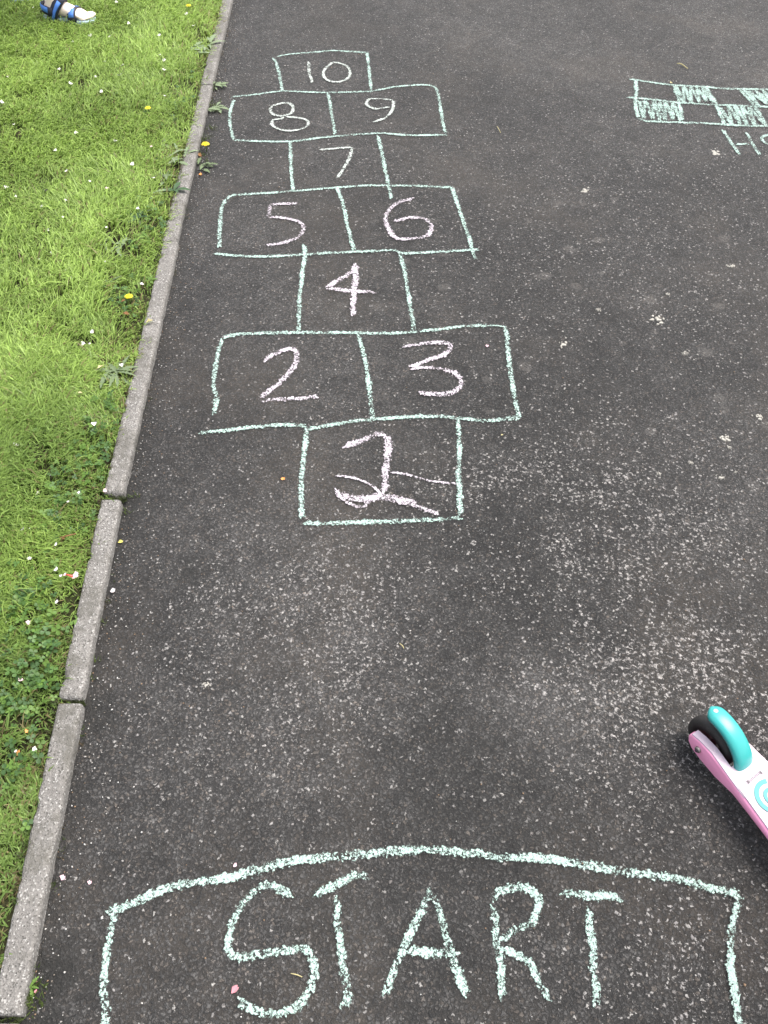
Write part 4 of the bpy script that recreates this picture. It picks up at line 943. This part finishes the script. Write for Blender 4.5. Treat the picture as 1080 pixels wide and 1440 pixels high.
drop('fallen_petal', PD, 52, 1391, .0055, 'tiny deep pink petal in the dark corner by the kerb end', 'petal', z=zt)
drop('fallen_petal', PP[1], 685, 488, .0075, 'bright pink petal inside the box of number 3', 'petal', z=zt, rz=1.4, tilt=.1)
drop('fallen_leaf', LO, 279, 245, .011, 'orange leaf scrap on the tarmac beside the kerb', 'leaf', z=zt, rz=-.2)
drop('fallen_leaf', LO, 397, 671, .008, 'tiny orange leaf scrap left of the number 1 box', 'leaf', z=zt, rz=-1.2)
drop('fallen_petal', LO, 27, 1060, .0105, 'orange withered flower in the grass at the left edge', 'flower')
drop('fallen_petal', LO, 40, 815, .007, 'peach coloured petal in the grass left of the pink blossom', 'petal')
drop('fallen_petal', LO, 40, 1027, .006, 'orange petal in the grass above the withered flower', 'petal')
drop('fallen_leaf', LS, 205, 453, .018, 'pale yellow-green leaf lying on the kerb', 'leaf', z=.025, rz=.1, tilt=.1)
drop('fallen_leaf', LS, 137, 519, .016, 'pale yellow leaf on the large grey-green rosette', 'leaf', rz=.7)
drop('fallen_leaf', LS, 117, 554, .010, 'cream leaf in the grass below the large rosette', 'leaf')
drop('fallen_leaf', LS, 33, 893, .0085, 'cream leaf in the clover patch', 'leaf', rz=1.2)
drop('fallen_leaf', LB, 172, 441, .018, 'curled tan leaf in the grass near the dandelion', 'leaf', rz=-.4)
drop('fallen_leaf', LB, 170, 425, .013, 'brown leaf directly under the dandelion flower', 'leaf', rz=.1)
drop('fallen_leaf', LB, 277, 215, .02, 'brown leaf in the weeds at the foot of the kerb', 'leaf', z=.006)
drop('fallen_leaf', LB, 84, 1208 - 450, .010, 'brown twig-like leaf in the grass beside the kerb', 'leaf', rz=.1)
drop('debris', LK, 34, 912, .008, 'small black scrap lying in the clover', 'debris')
drop('debris', LK, 63, 267, .013, 'dark brown scrap in the bright grass', 'debris')
drop('fallen_leaf', LS, 708, 611, .006, 'cream leaf scrap on the tarmac right of the number 1 box', 'leaf', z=zt)
drop('fallen_leaf', LS, 946, 117, .014, 'orange-yellow scrap on the top edge of the chequered strip', 'leaf', z=zt)
def twig(pts, r, mat, label, name='straw'):
    P = catmull(pts, .006); V = []; F = []; c = P[0]
    for i, p in enumerate(P):
        t = (P[min(len(P) - 1, i + 1)] - P[max(0, i - 1)]).normalized(); n = Vector((-t.y, t.x, 0)); rr = r * (1 - .6 * abs(i / len(P) - .4))
        for k in range(5): V.append(p - c + n * rr * math.cos(k * 1.2566) + Vector((0, 0, rr + rr * math.sin(k * 1.2566))))
    for i in range(len(P) - 1):
        for k in range(5): F.append((i * 5 + k, i * 5 + (k + 1) % 5, i * 5 + 5 + (k + 1) % 5, i * 5 + 5 + k))
    o = obj(name, V, F, mat); o.location = c; tag(o, label, 'straw')
twig([U(952, 90, .003), U(958, 91, .006), U(967, 97, .003)], .0022, M_straw, 'bent piece of straw on the tarmac above the chequered strip')
twig([U(699, 178, .003), U(702, 183, .006), U(704, 187, .003)], .0012, M_straw, 'short straw on the tarmac right of the number 9 box')
twig([U(562, 905, .002), U(566, 908, .004), U(568, 912, .002)], .0009, M_straw, 'tiny straw on the bare tarmac below the hopscotch court')
twig([U(409, 1369, .002), U(418, 1371, .005), U(425, 1374, .002)], .0009, M_straw, 'short dry straw inside the lower loop of the letter S')
twig([U(84, 757, .03), U(95, 754, .036), U(107, 751, .034)], .0016, M_brown, 'thin brown twig in the grass beside the kerb', 'twig')

# lichen crusts on the tarmac: irregular pale raised flakes
M_lich = leaf_material('lichen', (.24, .23, .20), (.42, .40, .36), .0, .9)
for i, (px, py, r, lab) in enumerate(((1022, 617, .0125, 'largest pale lichen crust, at the right above the worn patch'), (1013, 671, .0095, 'pale lichen crust below the largest one'), (1024, 629, .006, 'small lichen dot touching the largest crust'), (972, 651, .006, 'white lichen dot left of the two big crusts'), (1035, 664, .005, 'white lichen dot right of the lower big crust'),
        (927, 666, .0065, 'yellowish lichen crust left of the big crusts'), (926, 448, .018, 'broad flaky lichen crust in the middle right of the tarmac'), (791, 484, .0155, 'pinkish white lichen crust right of number 3'), (938, 414, .0075, 'white oval lichen crust above the broad flaky one'), (822, 269, .020, 'pale lichen crust in the upper middle of the tarmac'),
        (1005, 215, .022, 'soft pink-white lichen stain left of the letter H'), (1028, 375, .012, 'white lichen crust near the right edge'), (842, 436, .008, 'small white lichen crust right of the number 4'), (963, 497, .008, 'pair of white lichen dots in the right half'), (1067, 586, .011, 'white lichen crust at the right edge above the biggest'), (290, 963, .007, 'star shaped white speck on the plain tarmac'))):
    rs = random.Random(i + 50); c = U(px, py); bm = bmesh.new()
    for k in range(rs.randint(14, 24)):
        ox, oy = rs.gauss(0, r * .48), rs.gauss(0, r * .42); rr = r * rs.uniform(.07, .30); n = 7; hh = .0010 + k * .00004; e = rs.uniform(.6, 1.3)
        top = [bm.verts.new((ox + rr * e * math.cos(6.283 * j / n) * rs.uniform(.5, 1.15), oy + rr * math.sin(6.283 * j / n) * rs.uniform(.5, 1.15), hh)) for j in range(n)]
        bot = [bm.verts.new((v.co.x + (v.co.x - ox) * .25, v.co.y + (v.co.y - oy) * .25, -.0015)) for v in top]
        bm.faces.new(top)
        for j in range(n): bm.faces.new((bot[j], bot[(j + 1) % n], top[(j + 1) % n], top[j]))
    o = bobj('lichen_crust', bm, M_lich, None, False); o.location = (c.x, c.y, 0); tag(o, lab, 'lichen')
